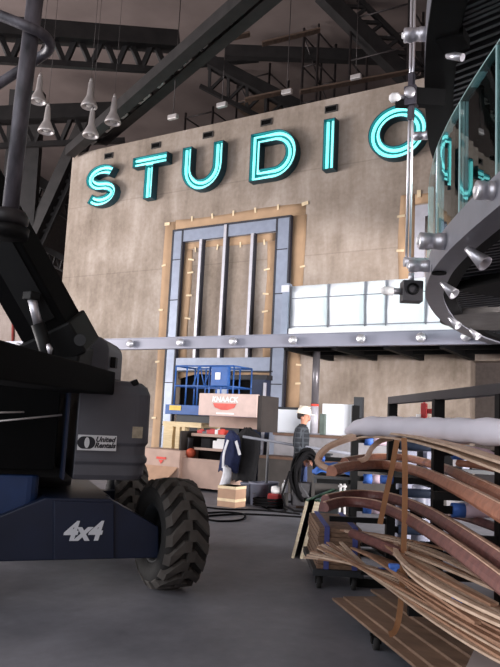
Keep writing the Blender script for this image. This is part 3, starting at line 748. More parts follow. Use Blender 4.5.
for (x, y), lab in (((222, 105), 'D'), ((356, 77), 'O'), ((173, 117), 'T'), ((287, 92), 'I')):
    p = PD(x, y, 19.5)
    o = thing('work_light', 'small bright work light hung under the roof above the letter ' + lab, 'work light', p, 'work lights under the roof')
    MB().obox(p, (.32, .12, .14)).build('housing', M['lampmetal'], o, bevel=.02); MB().cyl(p, p + V((0, 0, 15 - p.z)), .012, 6).build('cable', M['scaf'], o)
# pendant lamps
PN = ['upper left one', 'upper middle one', 'lower left one', 'lower middle one', 'rightmost one']
pl0 = None
for (x, y), lab in zip(((39, 91), (90, 96), (47, 121), (91.5, 125), (113.5, 112)), PN):
    p = PD(x, y, 17.0); lb = 'silver cone pendant lamp hanging under the roof truss, ' + lab + ' of the five'
    if pl0 is None:
        pl0 = thing('pendant_lamp', lb, 'pendant lamp', p, 'cone pendant lamps'); T = M4.Translation(p)
        MB().lathe([(.045, .38), (.06, .34), (.085, .0), (.13, -.1), (.19, -.22), (.205, -.27), (.19, -.30), (.17, -.28), (.10, -.12)], 24, T).build('shade', M['lampmetal'], pl0)
        MB().lathe([(0, .46), (.028, .46), (.05, .36), (0, .36)], 16, T).build('neck', M['lampmetal'], pl0)
        MB().lathe([(0, -.16), (.05, -.17), (.09, -.22), (.06, -.27), (0, -.28)], 16, T).build('bulb', M['lampinside'], pl0)
        MB().cyl(p + V((0, 0, .45)), p + V((0, 0, 15 - p.z)), .005, 6).build('cable', M['scaf'], pl0); p0 = p
    else:
        o = copy_tree(pl0, p - p0, lb)
tag(MB().tube([PY(13.5, 280, 21.93), PY(12.5, 350, 21.93)], .06, 8).build('red_pipe', M['redpipe']), 'thin red pipe on the far left concrete wall beside the boom', 'pipe')

# ================================================================== BOOM LIFT
yaw = math.radians(20)
LX = RIGHT * math.cos(yaw) + FWD * math.sin(yaw); LY = FWD * math.cos(yaw) - RIGHT * math.sin(yaw)
WC = RIGHT * -.585 + FWD * 6.55
LO = WC - LX * 1.06 - RIGHT * 0.0
LT_ = oriented(LO, LX, LY, V((0, 0, 1))); LI = LT_.inverted()
def LP(px, py, y):                     # local point where the sight line meets the lift plane at local depth y
    o = LI @ CAMP; d = LI.to_3x3() @ ray(px, py); k = (y - o.y) / d.y; return o + d * k
lift = thing('boom_lift', 'dark blue and black boom lift with grey engine cover and lugged tyres at the left', 'boom lift', LO)
def lb(): b = MB(); b.T = LT_; return b
# front axle beam
yf = -.20
P = [LP(x, y, yf) for x, y in ((-12, 562), (159, 558), (159, 527), (110, 499), (45, 498), (0, 516), (-12, 520))]
ab = lb().prism([(p.x, p.z) for p in P], (0, yf, 0), (1, 0, 0), (0, 0, 1), (0, .34, 0)).build('axle_beam', M['liftblue'], lift, bevel=.012)
P = [LP(x, y, yf - .03) for x, y in ((54, 560), (114, 558.5), (114, 503), (54, 501))]
fp_ = lb().prism([(p.x, p.z) for p in P], (0, yf - .03, 0), (1, 0, 0), (0, 0, 1), (0, .05, 0)).build('front_plate', M['liftblue'], ab, bevel=.006)
c = LP(82, 532, yf - .034); tb = MB(); tb.mesh(text_mesh('4x4', .215, .002, .25, .008, .95), LT_ @ frame_T((c.x, yf - .034, c.z), (1, 0, 0), (0, 0, 1)))
tb.build('lettering', mat('decal_white', (214, 216, 222), .6, var=.03), ab)
P = [LP(x, y, yf - .02) for x, y in ((44, 497), (0, 515), (3, 519), (46, 501))]
lb().box(P[1].x, LP(108, 499, yf).x, yf - .02, yf + .36, .0 + P[0].z + .0, P[0].z + .025).build('top_flange', mat('flange_dark', (44, 46, 52), .6), ab) if False else None
# chassis
lb().rbox(-.42, .42, .1, 3.0, .42, .82, .06, axis='y').build('chassis', M['liftblue'], lift, bevel=.01)
lb().box(-1.0, 1.0, 2.48, 2.66, .42, .6).build('rear_axle', M['liftblue'], lift)
lb().cyl((-.0 - .35, 1.1, .8), (-.35, 1.1, 1.02), .5, 32).build('slew_ring', M['rim'], lift)
pp = LP(10, 500, .12); lb().rbox(pp.x - .34, pp.x + .22, -.1, .3, .55, 1.0, .1).build('pedestal', mat('pedestal_blue', (30, 54, 96), .4), lift, bevel=.02)
# wheels
def wheel(cx, cy, steer):
    T = LT_ @ M4.Translation(V((cx, cy, .5))) @ M4.Rotation(steer, 4, 'Z') @ M4.Rotation(PI / 2, 4, 'Y')   # wheel axis = local z
    R_, W_ = .445, .42
    b = MB(); b.T = T
    prof = [(.25, -.15), (.27, -.19), (.36, -.21), (.43, -.195), (R_, -.15), (R_ + .006, 0), (R_, .15), (.43, .195), (.36, .21), (.27, .19), (.25, .15)]
    b.lathe(prof, 48); N = 17
    for sd in (-1, 1):
        for i in range(N):
            a0 = 2 * PI * (i + (.5 if sd > 0 else 0)) / N
            # a lug: from the centre line sweeping to the shoulder, bent once
            ctl = [(-.012, 0.0), (.055, .0), (.17, .26), (.205, .30)]; wd = .108
            pts = []
            for zz, da in ctl: pts.append((zz * sd, a0 + da))
            ring = []
            for (zz, aa), rr in zip(pts, (R_ + .048, R_ + .048, R_ + .036, R_ - .02)):
                for dlt, r2 in ((-wd / 2 / R_, R_ - .03), (wd / 2 / R_, R_ - .03), (wd / 2 / R_ * .8, rr), (-wd / 2 / R_ * .8, rr)):
                    ring.append((r2 * math.cos(aa + dlt), r2 * math.sin(aa + dlt), zz))
            fs = [(0, 1, 2, 3), (12, 15, 14, 13)]
            for q in range(3):
                for k in range(4): fs.append((q * 4 + k, q * 4 + (k + 1) % 4, q * 4 + 4 + (k + 1) % 4, q * 4 + 4 + k))
            b.add(ring, fs, 1)
    ty = b.build('tyre', [M['rubber'], M['lug']], lift)
    h = MB(); h.T = T; h.lathe([(0, -.05), (.12, -.05), (.13, -.02), (.2, .02), (.25, .0), (.265, -.17), (.245, -.18), (.235, -.06)], 32); h.lathe([(0, .08), (.1, .08), (.11, .05), (.2, .05), (.245, .17), (.262, .16), (.25, .0)], 32)
    for i in range(8): a = 2 * PI * i / 8; h.cyl((.17 * math.cos(a), .17 * math.sin(a), -.02), (.17 * math.cos(a), .17 * math.sin(a), .1), .016, 8)
    h.build('hub', M['rim'], ty)
for cx, cy, st in ((.95, .0, math.radians(9)), (-1.14, 0, math.radians(8)), (1.0, 2.57, 0), (-1.0, 2.57, 0)): wheel(cx, cy, st)
# engine cover
yc = -.32
a, b_ = LP(73, 480, yc), LP(73, 378, yc); e = LP(151, 430, yc + .05)
cov = MB(); cov.T = LT_
x0, x1, z0, z1 = a.x, e.x, a.z, b_.z + .01
# plan outline with a big rounded outer corner; stacked tiers give the moulded steps
def plan(ins, r=.16, n=7):
    X0_, X1_, Y0_, Y1_ = x0, x1 - ins, yc + ins, yc + 1.3
    pts = [(X0_, Y0_)]
    for i in range(n + 1): t_ = -PI / 2 + PI / 2 * i / n; pts.append((X1_ - r + r * math.cos(t_), Y0_ + r + r * math.sin(t_)))
    pts += [(X1_, Y1_), (X0_, Y1_)]; return pts
H_ = z1 - z0
tiers = [(z0, .045), (z0 + .05 * H_, .02), (z0 + .15 * H_, .02), (z0 + .18 * H_, .0), (z0 + .22 * H_, .0), (z0 + .25 * H_, .018), (z0 + .34 * H_, .018), (z0 + .37 * H_, 0), (z0 + .86 * H_, .004), (z0 + .94 * H_, .03), (z0 + .985 * H_, .075), (z1, .14)]
vs_ = []; 
for z, ins in tiers: vs_ += [(p[0], p[1], z) for p in plan(ins)]
n = len(plan(0)); fs = [tuple(range(n))[::-1], tuple(range((len(tiers) - 1) * n, len(tiers) * n))]
for i in range(len(tiers) - 1):
    for q in range(n): fs.append((i * n + q, i * n + (q + 1) % n, (i + 1) * n + (q + 1) % n, (i + 1) * n + q))
cov.add(vs_, fs)
cv = cov.build('engine_cover', M['liftgrey'], lift, bevel=.006)
s0, s1 = LP(77, 450, yc - .006), LP(117, 436, yc - .006)
st = lb().box(s0.x, s1.x, yc - .007, yc + .0, s0.z, s1.z).build('sticker', M['sticker'], cv)
sw, sh = s1.x - s0.x, s1.z - s0.z; mz = (s0.z + s1.z) / 2
lg = MB(); TT = LT_ @ frame_T((s0.x, yc - .0085, s0.z), (1, 0, 0), (0, 0, 1)); 
def arc(cx, cy, rx, ry, a0, a1, n=18): return [(cx + rx * math.cos(a0 + (a1 - a0) * i / n), cy + ry * math.sin(a0 + (a1 - a0) * i / n)) for i in range(n + 1)]
rr = sh * .40
left = arc(sw * .17, sh / 2, rr, rr, PI / 2, 3 * PI / 2) + arc(sw * .17, sh / 2, rr * .42, rr, -PI / 2, PI / 2)[::1] if False else None
outl = arc(sw * .15, sh / 2, rr, rr, PI / 2, 3 * PI / 2) + arc(sw * .29, sh / 2, rr, rr, -PI / 2, PI / 2)
lg.T = TT; lg.prism(outl, (0, 0, 0), (1, 0, 0), (0, 1, 0), (0, 0, .001)); lg.build('emblem', M['ink'], st)
lg = MB(); lg.T = TT; lg.prism(arc(sw * .235, sh / 2, rr * .42, rr * .88, 0, 2 * PI)[:-1], (0, 0, .001), (1, 0, 0), (0, 1, 0), (0, 0, .0008)); lg.build('emblem', M['sticker'], st)
tb = MB(); tb.mesh(text_mesh('United\nRentals', sh * .46, .0008, .28, .0022, 1.0, .84), TT @ M4.Translation(V((sw * .70, sh * .53, .0006)))); tb.build('lettering', M['ink'], st)
q0, q1 = LP(132, 438, yc - .004), LP(143, 427, yc - .004); lb().box(q0.x, q1.x, yc - .004, yc + .004, q0.z, q1.z).build('data_plate', M['tan'], cv)
q = LP(134, 383, yc + .1); lb().obox((q.x, yc + .1, q.z), (.06, .12, .05), (0, -.5, 0)).build('latch', M['black'], cv, bevel=.008)
q0, q1 = LP(62, 480, yc), LP(72.5, 378, yc); lb().box(q0.x, q1.x, yc + .01, yc + 1.2, q0.z, q1.z).build('blue_frame', M['liftblue'], lift)
# turntable mass, left
q0, q1 = LP(-40, 474, yc + .1), LP(62, 384, yc + .1)
lb().box(q0.x - .5, q1.x, yc + .16, yc + 1.9, q0.z + .04, q1.z).build('turntable', M['blackmatte'], lift, bevel=.01)
for (u, v_, rr_) in (((-20, 423), (62, 415), .008), ((-20, 413), (24, 412), .008), ((-14, 374.5), (30, 379), .014)):
    a, b_ = LP(u[0], u[1], yc + .06), LP(v_[0], v_[1], yc + .1); lb().tube([a, b_], rr_, 8).build('bright_gap_bar', M['lampmetal'], lift)  # pale bars stand in for bright slits between turntable parts
lb().box(q0.x - .3, q1.x + .1, yc + .3, yc + 1.6, .98, q0.z + .05).build('turntable_base', M['black'], lift)
# long black arm lying towards the camera, on the turntable
A, B = RIGHT * -1.50 + FWD * 2.9 + V((0, 0, 1.79)), RIGHT * -1.40 + FWD * 6.02 + V((0, 0, 1.815))
b = MB(); b.bar(A, B, .42, .2); b.build('lower_arm', M['blackmatte'], lift, bevel=.012)
pz = PD(100, 366, 6.15); b = MB(); b.bar(PD(76, 372, 6.0), PD(113, 377, 6.05), .3, .06); b.build('deck_plate', M['black'], lift)
# grey rounded hood behind
h0 = PD(83, 376, 6.5); h1 = PD(109, 336, 6.5); hw = (h1 - h0).dot(RIGHT); hh = h1.z - h0.z
b = MB(); b.T = oriented(V((h0.x, h0.y, h0.z)), RIGHT, FWD, V((0, 0, 1)))
poly = [(-.15, 0), (hw, 0)] + arc(hw - .14, hh - .14, .14, .14, 0, PI / 2, 8) + [(-.15, hh + .01)]
b.prism(poly, (0, 0, 0), (1, 0, 0), (0, 0, 1), (0, .7, 0)); b.build('rear_hood', M['liftgrey'], lift, bevel=.012)
b = MB(); b.T = oriented(V((h0.x, h0.y, h0.z)), RIGHT, FWD, V((0, 0, 1))); b.box(hw, hw + .05, .1, .2, .1, .2); b.build('hood_hinge', M['black'], lift)
# boom
A, B = PD(66, 352, 6.05), PD(-62, 125, 5.6)
b = MB(); b.bar(A, B, .44, .42, up=RIGHT); b.build('boom', M['blackmatte'], lift, bevel=.015)
t_ = (B - A).normalized()
b = MB(); e0 = A.lerp(B, .12); b.bar(e0 - FWD * .235, B - FWD * .235, .03, .22, up=RIGHT); b.build('boom_rib', M['black'], lift)
b = MB(); b.bar(A + t_ * -.05, A + t_ * .25, .5, .50, up=RIGHT); b.build('boom_collar', M['black'], lift, bevel=.02)
b = MB(); b.bar(PD(60, 372, 6.05), PD(64, 345, 6.05), .5, .42, up=RIGHT); b.build('boom_pivot', M['black'], lift, bevel=.02)
b = MB(); b.cyl(PD(80, 340, 5.75), PD(80, 340, 6.2), .05, 16); b.build('pivot_pin', M['rim'], lift)
b = MB(); b.cyl(PD(53, 372, 5.62), PD(38, 324, 5.62), .055, 16); cyl_ = b.build('lift_cylinder', M['black'], lift)
b = MB(); b.cyl(PD(38, 324, 5.62), PD(31.5, 297, 5.62), .036, 16); b.build('piston_rod', M['silver'], cyl_)
b = MB(); b.obox(PD(31.5, 296, 5.62), (.1, .1, .07)); b.build('rod_eye', M['black'], cyl_, bevel=.01)
b = MB(); b.tube([PD(48, 344, 5.5), PD(50, 349, 5.5), PD(50, 355, 5.5)], [.012, .024, .01], 10); b.build('grease_fitting', M['silver'], cyl_)
# scratched mast with looped rail
mast = thing('steel_mast', 'scratched dark steel mast with a looped pipe rail above the black boom', 'mast', PD(10, 214, 5.25))
b = MB(); b.tube([PD(10.5, 208, 5.25), PD(22, 105, 5.25), PD(37, -16, 5.25)], .062, 18); b.build('mast_tube', M['scuff'], mast)
cq = PD(8, 214, 5.25)
b = MB(); b.lathe([(.06, .03), (.13, .02), (.155, -.02), (.155, -.07), (.12, -.10), (0, -.10)], 30, M4.Translation(cq)); b.build('flange', mat('flange', (58, 55, 58), .5, .3, rgb2=(30, 29, 30)), mast)
b = MB(); b.lathe([(.12, -.10), (.17, -.11), (.16, -.18), (.0, -.18)], 30, M4.Translation(cq)); b.build('lower_flange', M['black'], mast)
b = MB(); b.tube(spline([PD(-14, 11, 5.2), PD(4, 17, 5.17), PD(26, 26, 5.15), PD(41, 33, 5.2), PD(50, 43, 5.3), PD(48, 51, 5.42), PD(40, 57, 5.5), PD(22, 69, 5.5), PD(-14, 92, 5.45)], 6), .04, 12); b.build('looped_rail', M['scuff'], mast)

# ================================================================== WORK AREA IN FRONT OF THE WALL
SY = 14.0
s0, s1 = PY(165, 410, SY), PY(233, 410, SY)
sx0, sx1 = s0.x, s1.x
sl_ = thing('scissor_lift', 'blue scissor lift with railed platform in front of the doorway', 'scissor lift', ((sx0 + sx1) / 2, SY + .4, 0))
zp = PY(170, 410, SY).z
b = MB().box(sx0, sx1, SY, SY + .9, zp - .10, zp + .14); b.build('platform', M['scisblue'], sl_, bevel=.01)
for z in (zp + .62, zp + 1.12):
    for pts in (((sx0 + .25, SY + .03), (sx1 - .05, SY + .03)), ((sx0 + .25, SY + .87), (sx1 - .05, SY + .87))): MB().cyl((pts[0][0], pts[0][1], z), (pts[1][0], pts[1][1], z), .022, 8).build('guard_rail', M['scisblue'], sl_)
    for x in (sx0 + .25, sx1 - .05): MB().cyl((x, SY + .03, z), (x, SY + .87, z), .022, 8).build('guard_rail', M['scisblue'], sl_)
for k in range(6):
    x = sx0 + .25 + (sx1 - sx0 - .3) * k / 5
    for y in (SY + .03, SY + .87): MB().cyl((x, y, zp + .14), (x, y, zp + 1.12), .02, 8).build('rail_post', M['scisblue'], sl_)
for k in range(2):
    x = sx0 + .95 + .35 * k; MB().cyl((x - .15, SY + .03, zp + .62), (x + .05, SY + .03, zp + 1.12), .016, 8).build('rail_brace', M['scisblue'], sl_); MB().cyl((x + .2, SY + .03, zp + .62), (x + .05, SY + .03, zp + 1.12), .016, 8).build('rail_brace', M['scisblue'], sl_)
q = PY(219, 384, SY - .05); cb = MB().box(q.x - .22, q.x + .28, SY - .1, SY + .02, zp + .62, zp + 1.1).build('control_box', M['scisblue'], sl_, bevel=.02)
MB().box(q.x - .08, q.x + .06, SY - .115, SY - .1, zp + .78, zp + .95).build('control_panel', M['white'], cb)
q = PY(175, 406, SY - .02); MB().box(q.x - .18, q.x + .18, SY - .012, SY, zp + .0, zp + .12).build('yellow_label', M['yellow'], sl_)
for k, (z0_, z1_) in enumerate(((.45, .82), (.82, .45 + .74), )):
    for s in (0.12, .78):
        MB().bar((sx0 + .3, SY + s, z0_), (sx1 - .3, SY + s, z1_), .05, .1).build('scissor_arm', M['scisblue'], sl_); MB().bar((sx0 + .3, SY + s + .06, z1_), (sx1 - .3, SY + s + .06, z0_), .05, .1).build('scissor_arm', M['scisblue'], sl_)
MB().box(sx0 + .05, sx1 - .05, SY + .05, SY + .85, .18, .44).build('chassis', M['scisblue'], sl_, bevel=.02)
MB().box(sx0 + .3, sx1 - .3, SY + .1, SY + .8, 1.17, zp - .1).build('top_frame', M['rim'], sl_)  # dark colour stands for the shadow under the platform
for x in (sx0 + .35, sx1 - .35):
    for y in (SY + .05, SY + .85): MB().cyl((x, y - .05, .17), (x, y + .05, .17), .17, 20).build('wheel', M['rubber'], sl_)
# second machine in the doorway, dark blue
q0, q1 = PY(252, 412, 15.2), PY(267, 375, 15.2)
o = thing('control_column', 'dark blue machine column standing in the doorway behind the open lid', 'machine', (q0.x + .2, 15.35, 0))
MB().box(q0.x - .05, q1.x - .05, 15.2, 15.5, 0, q1.z - .1).build('column_body', mat('machine_navy', (26, 38, 64), .6), o, bevel=.02); MB().box(q0.x - .75, q1.x, 15.2, 15.5, q1.z - .12, q1.z).build('column_top', mat('machine_black', (24, 26, 34), .6), o)
MB().box(q1.x - .07, q1.x, 15.16, 15.2, .3, q1.z - .2).build('column_edge', M['mull'], o)

# job box with lifted lid
JY = 12.4
def jx(x, y=460, Y=JY): return PY(x, y, Y).x
def jz(x, y, Y=JY): return PY(x, y, Y).z
bx0, bx1 = jx(177), jx(231)
jb = thing('tool_chest', 'large open tan tool chest with red marked lid raised and shelves inside', 'tool chest', ((bx0 + bx1) / 2, JY + .4, 0))
zt = jz(226, 461); zb = jz(226, 491); ztop = jz(215, 419, JY + .8)
MB().box(bx0, bx1, JY, JY + .05, zb, zt).build('front_panel', M['boxtan'], jb, bevel=.006)
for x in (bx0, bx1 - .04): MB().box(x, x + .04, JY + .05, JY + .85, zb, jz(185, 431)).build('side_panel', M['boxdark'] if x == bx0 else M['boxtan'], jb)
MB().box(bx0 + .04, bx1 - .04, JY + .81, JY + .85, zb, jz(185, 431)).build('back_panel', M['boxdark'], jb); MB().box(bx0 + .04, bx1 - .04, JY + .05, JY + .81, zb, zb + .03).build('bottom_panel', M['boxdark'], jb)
for x in (bx0 + .1, bx1 - .22): MB().box(x, x + .12, JY + .1, JY + .75, 0, zb).build('skid', M['boxdark'], jb)
sa, sb = jx(191, 440, JY + .2), bx1 - .05
MB().box(sa, sb, JY + .2, JY + .8, jz(210, 436, JY + .2) - .02, jz(210, 434, JY + .2)).build('shelf', M['boxtan'], jb); MB().box(sa + .1, sb, JY + .2, JY + .8, jz(212, 450, JY + .2) - .02, jz(212, 448.5, JY + .2)).build('shelf', M['boxtan'], jb)
# lid
lA, lB, lC, lD = PY(199.5, 393, JY + .1), PY(258, 394.5, JY + .1), PY(256, 417.5, JY + .1), PY(198, 415, JY + .1)
lid = MB().box((lA.x + lD.x) / 2, (lB.x + lC.x) / 2, JY + .1, JY + .2, lD.z, lA.z).build('lid', M['boxlid'], jb, bevel=.012)
MB().box(lB.x + .0, lB.x + .09, JY + .12, JY + .85, jz(255, 432), lA.z - .02).build('lid_side', M['boxdark'], jb)
MB().box(lD.x + .0, lB.x, JY + .55, JY + .6, jz(225, 428), lD.z).build('lid_hinge_panel', M['boxtan'], jb)
cL = PY(224.5, 402.5, JY + .09); lw = lB.x - lA.x
tb = MB(); tb.mesh(text_mesh('KNAACK', .155, .002, 0.1, .006, 1.05), frame_T((cL.x, JY + .094, cL.z + .06), (1, 0, 0), (0, 0, 1))); tb.build('lettering', M['white'], lid)
dd = MB(); dd.prism([(-.30, .0), (.30, .0), (.25, -.09), (.08, -.14), (-.08, -.14), (-.25, -.09)], (cL.x, JY + .094, cL.z - .02), (1, 0, 0), (0, 0, 1), (0, -.003, 0)); dd.build('red_emblem', mat('faded_red', (206, 92, 82), .7), lid)
MB().box(cL.x - .2, cL.x + .25, JY + .088, JY + .1, cL.z - .25, cL.z - .22).build('white_stripe', M['white'], lid)
# things in and on the chest
def item(name, label, cat, mb, m, bevel=.01, group=None): return tag(mb.build(name, m, bevel=bevel), label, cat, group)
z1s = jz(210, 434, JY + .2)
for k, (x, w_, h_, m, lab) in enumerate(((201, .16, .07, 'redtool', 'small red tool at the left of the upper shelf in the tool chest'), (212, .24, .09, 'redtool', 'red power tool in the middle of the upper shelf in the tool chest'), (218, .12, .1, 'white', 'white can on the upper shelf in the tool chest'), (222, .2, .1, 'red', 'bright red case on the upper shelf in the tool chest'), (206, .14, .05, 'hosegrey', 'grey bag on the upper shelf in the tool chest'))):
    xx = jx(x, 431, JY + .3); b = MB(); b.rbox(xx - w_ / 2, xx + w_ / 2, JY + .25, JY + .42, z1s, z1s + h_, .02); b.obox((xx, JY + .33, z1s + h_), (w_ * .5, .04, .05)); item('hand_tool' if m in ('redtool',) else 'container', lab, 'tool' if m == 'redtool' else 'container', b, M[m])
xx = jx(220, 445, JY + .3); z2 = jz(212, 448.5, JY + .2); b = MB().box(xx - .16, xx + .2, JY + .25, JY + .5, z2, z2 + .17); b.obox((xx + .02, JY + .37, z2 + .19), (.22, .14, .05)); item('white_box', 'white box on the lower shelf in the tool chest', 'box', b, M['white'])
xx = jx(207, 445, JY + .3); b = MB().rbox(xx - .14, xx + .14, JY + .25, JY + .5, z2, z2 + .2, .04); item('black_bag', 'black bag on the lower shelf beside the white box', 'bag', b, M['coat'])
xx = jx(184, 440, JY + .3); b = MB().rbox(xx - .13, xx + .13, JY + .3, JY + .5, zb + .03, zt + .42, .03); b.tube([(xx - .06, JY + .4, zt + .42), (xx - .05, JY + .4, zt + .48), (xx + .05, JY + .4, zt + .48), (xx + .06, JY + .4, zt + .42)], .012, 8); item('tool_case', 'tall grey tool case at the left inside the tool chest', 'case', b, M['hosegrey'])
xx = jx(191, 453, JY + .2); zz = jz(191, 453, JY + .2); b = MB().lathe([(0, -.11), (.06, -.095), (.1, -.05), (.115, 0), (.1, .06), (.05, .1), (0, .11)], 20, M4.Translation(V((xx, JY + .2, zz)))); b.cyl((xx, JY + .2, zb + .03), (xx, JY + .2, zz - .08), .05, 12); item('orange_canister', 'rounded orange canister at the left inside the tool chest', 'canister', b, M['orange'], 0)
# pine stand behind
ps = thing('plywood_stand', 'cream timber stand with flat top beside the blue scissor lift', 'timber stand', (jx(180, 424, 13.2), 13.4, 0))
a, b_ = PY(163, 421, 13.1), PY(201, 428, 13.1)
MB().box(a.x, b_.x, 13.1, 13.9, b_.z, a.z).build('top_board', M['cream'], ps)
for x0_, x1_ in ((163, 172), (175, 179), (181, 184)): MB().box(PY(x0_, 440, 13.12).x, PY(x1_, 440, 13.12).x, 13.12, 13.3, 0, b_.z).build('post', M['cream'], ps)
for x0_ in (165, 198): MB().box(PY(x0_, 440, 13.7).x - .05, PY(x0_, 440, 13.7).x + .05, 13.72, 13.85, 0, b_.z).build('post', M['cream'], ps)
# left carton-like chest
c0, c1 = PY(140, 449, 12.3), PY(179, 484, 12.3)
lc_ = thing('steel_chest', 'closed brown chest with a red label and hanging flap left of the tool chest', 'chest', ((c0.x + c1.x) / 2, 12.6, 0))
zt_ = PY(165, 449.5, 12.3).z; zm = PY(165, 467, 12.3).z
MB().box(c0.x, c1.x - .02, 12.3, 13.0, .08, zt_).build('chest_body', M['boxtan'], lc_, bevel=.01)
q = PY(161, 460, 12.29); MB().box(q.x - .13, q.x + .13, 12.285, 12.3, q.z + .02, q.z + .07).build('red_label', M['red'], lc_); MB().prism([(-.07, 0), (.07, 0), (.0, -.09)], (q.x, 12.29, q.z + .005), (1, 0, 0), (0, 0, 1), (0, -.005, 0)).build('red_mark', M['red'], lc_)
MB().add([(c0.x, 12.29, zm), (c1.x - .05, 12.29, zm), (c1.x - .05, 12.27, zm + .02), (c0.x, 12.27, zm + .02), (c0.x - .1, 12.0, .12), (c1.x - .2, 12.0, .12), (c1.x - .2, 11.98, .14), (c0.x - .1, 11.98, .14)], [(0, 1, 2, 3), (4, 7, 6, 5), (0, 4, 5, 1), (3, 2, 6, 7), (0, 3, 7, 4), (1, 5, 6, 2)]).build('front_flap', M['cardboard'], lc_)
for x in (c0.x + .1, c1.x - .2): MB().box(x, x + .1, 12.35, 12.9, 0, .08).build('skid', M['boxdark'], lc_)
# hanging clothes on the end of the chest
def garment(name, label, x, yb, top, bot, w0, w1, d, m, folds, parts=()):
    t = thing(name, label, 'clothes', (x, yb, bot), 'clothes hanging on the tool chest'); g = []
    for i in range(15):
        u = i / 14; z = top + (bot - top) * u; ww = w0 + (w1 - w0) * min(1, u * 1.6); row = []
        for j in range(25):
            a = 2 * PI * j / 24; f = 1 + .10 * math.sin(folds * a + 2 * u) + .05 * math.sin(3 * a + 6 * u)
            sh = min(1, u * 5 + .25); row.append((x + ww * sh * f * math.cos(a) + .04 * math.sin(4 * u), yb + d * sh * f * math.sin(a), z + .02 * math.sin(folds * a)))
        g.append(row)
    MB().sheet(g, .012).build('cloth', m, t); return t
hx = jx(228, 450, 12.2)
ct = garment('black_coat', 'long black coat hanging beside the open tool chest', jx(247, 450, 12.45), 12.42, jz(247, 428, 12.4), jz(247, 482, 12.3), .24, .26, .13, M['coat'], 7)
jt = garment('blue_jacket', 'navy jacket with white stripes hanging on the right end of the tool chest', jx(231, 450, 12.15), 12.12, jz(232, 431, 12.1), jz(229, 472, 12.1), .12, .22, .1, M['navy'], 5)
p0 = PY(228, 440, 12.0); p1 = PY(223, 468, 11.98); 
MB().sweep(spline([p0, p0.lerp(p1, .5) + V((-.03, -.02, 0)), p1], 5), [(-.025, -.006), (.025, -.006), (.025, .006), (-.025, .006)], up=V((0, -1, 0))).build('white_stripe', M['clothwhite'], jt)
p0 = PY(236, 441, 12.0); p1 = PY(240, 455, 11.98)
MB().sweep(spline([p0, p0.lerp(p1, .5), p1], 5), [(-.03, -.006), (.03, -.006), (.03, .006), (-.03, .006)], up=V((0, -1, 0))).build('white_sleeve', M['clothwhite'], jt)
ws = garment('white_rag', 'white fringed cloth below the navy jacket', jx(227, 475, 12.05), 12.0, jz(227, 466, 12), jz(227, 486.5, 12), .07, .10, .06, M['clothwhite'], 9)
# cardboard carton with tape
b0, b1 = PZ(217, 506, 0), PZ(233, 506, 0)
cx0, cyf = b0.x, b0.y; cw = .38; ch = .37
ca = thing('cardboard_carton', 'small brown carton with pale tape bands on the floor below the jacket', 'carton', (cx0 + cw / 2, cyf + .15, 0))
MB().box(cx0, cx0 + cw, cyf, cyf + .36, 0, ch).build('carton_body', M['cardboard'], ca, bevel=.005)
for z in (.1, .32): MB().box(cx0 - .003, cx0 + cw + .003, cyf - .003, cyf + .363, z, z + .05).build('tape_band', M['tape'], ca)
# grey bins and clutter
def bucket(label, px, py, r, h, m, lidm=None):
    p = PZ(px, py, 0); t = thing('grey_bucket', label, 'bucket', p, 'buckets on the floor by the ledge')
    T = M4.Translation(p)
    MB().lathe([(0, 0), (r * .86, 0), (r, h), (r * 1.06, h), (r * 1.06, h + .03), (r * .96, h + .03), (r * .82, .03), (0, .03)], 24, T).build('bucket_body', m, t)
    MB().tube([p + V((-r, 0, h)), p + V((-r * .8, -r * .5, h * .75)), p + V((0, -r * .98, h * .55)), p + V((r * .8, -r * .5, h * .75)), p + V((r, 0, h))], .008, 6).build('handle', M['hosegrey'], t)
    return t
bucket('dark grey bucket on the floor right of the taped carton', 247, 503.5, .14, .36, M['bin'])
bucket('lighter grey bucket on the floor between dark bucket and welding cart', 258.5, 504.5, .19, .38, M['bin2'])
bucket('grey bucket behind the hoses left of the welding cart', 269, 502, .17, .36, M['bin'])
def coil(name, label, px, py, R_, r, turns, m, z=0):
    p = PZ(px, py, 0) + V((0, 0, z)); pts = [p + V((math.cos(a) * (R_ + .02 * math.sin(5 * a)), math.sin(a) * (R_ * .8 + .02 * math.cos(3 * a)), r + .012 * a / PI * 2)) for a in [2 * PI * turns * i / (28 * turns) for i in range(28 * turns + 1)]]
    return tag(MB().tube(pts, r, 8).build(name, m), label, 'hose')
coil('hose_coil', 'dark hose coil lying on the floor in front of the buckets', 268, 507.5, .28, .022, 3, M['hose'])
def cable(label, pts, r=.015, m='hose'):
    P = [PZ(x, y, 0) + V((0, 0, r)) for x, y in pts]; return tag(MB().tube(spline(P, 8), r, 8).build('floor_cable', M[m]), label, 'cable', 'cables on the floor')
cable('black cable looping across the floor in front of the carton', [(206, 514), (226, 513), (243, 515), (244, 519), (236, 521.5), (218, 522), (206, 520)])
cable('black cable running along the floor from carton to welding cart', [(205, 508), (224, 510), (250, 510.5), (272, 512), (300, 515)])
cable('thin dark cable on the floor nearest the camera right of the big tyre', [(206, 517), (240, 515), (270, 516), (304, 518)])
cable('short dark cable curving on the floor left of the welding cart', [(262, 507), (274, 512), (286, 512)])
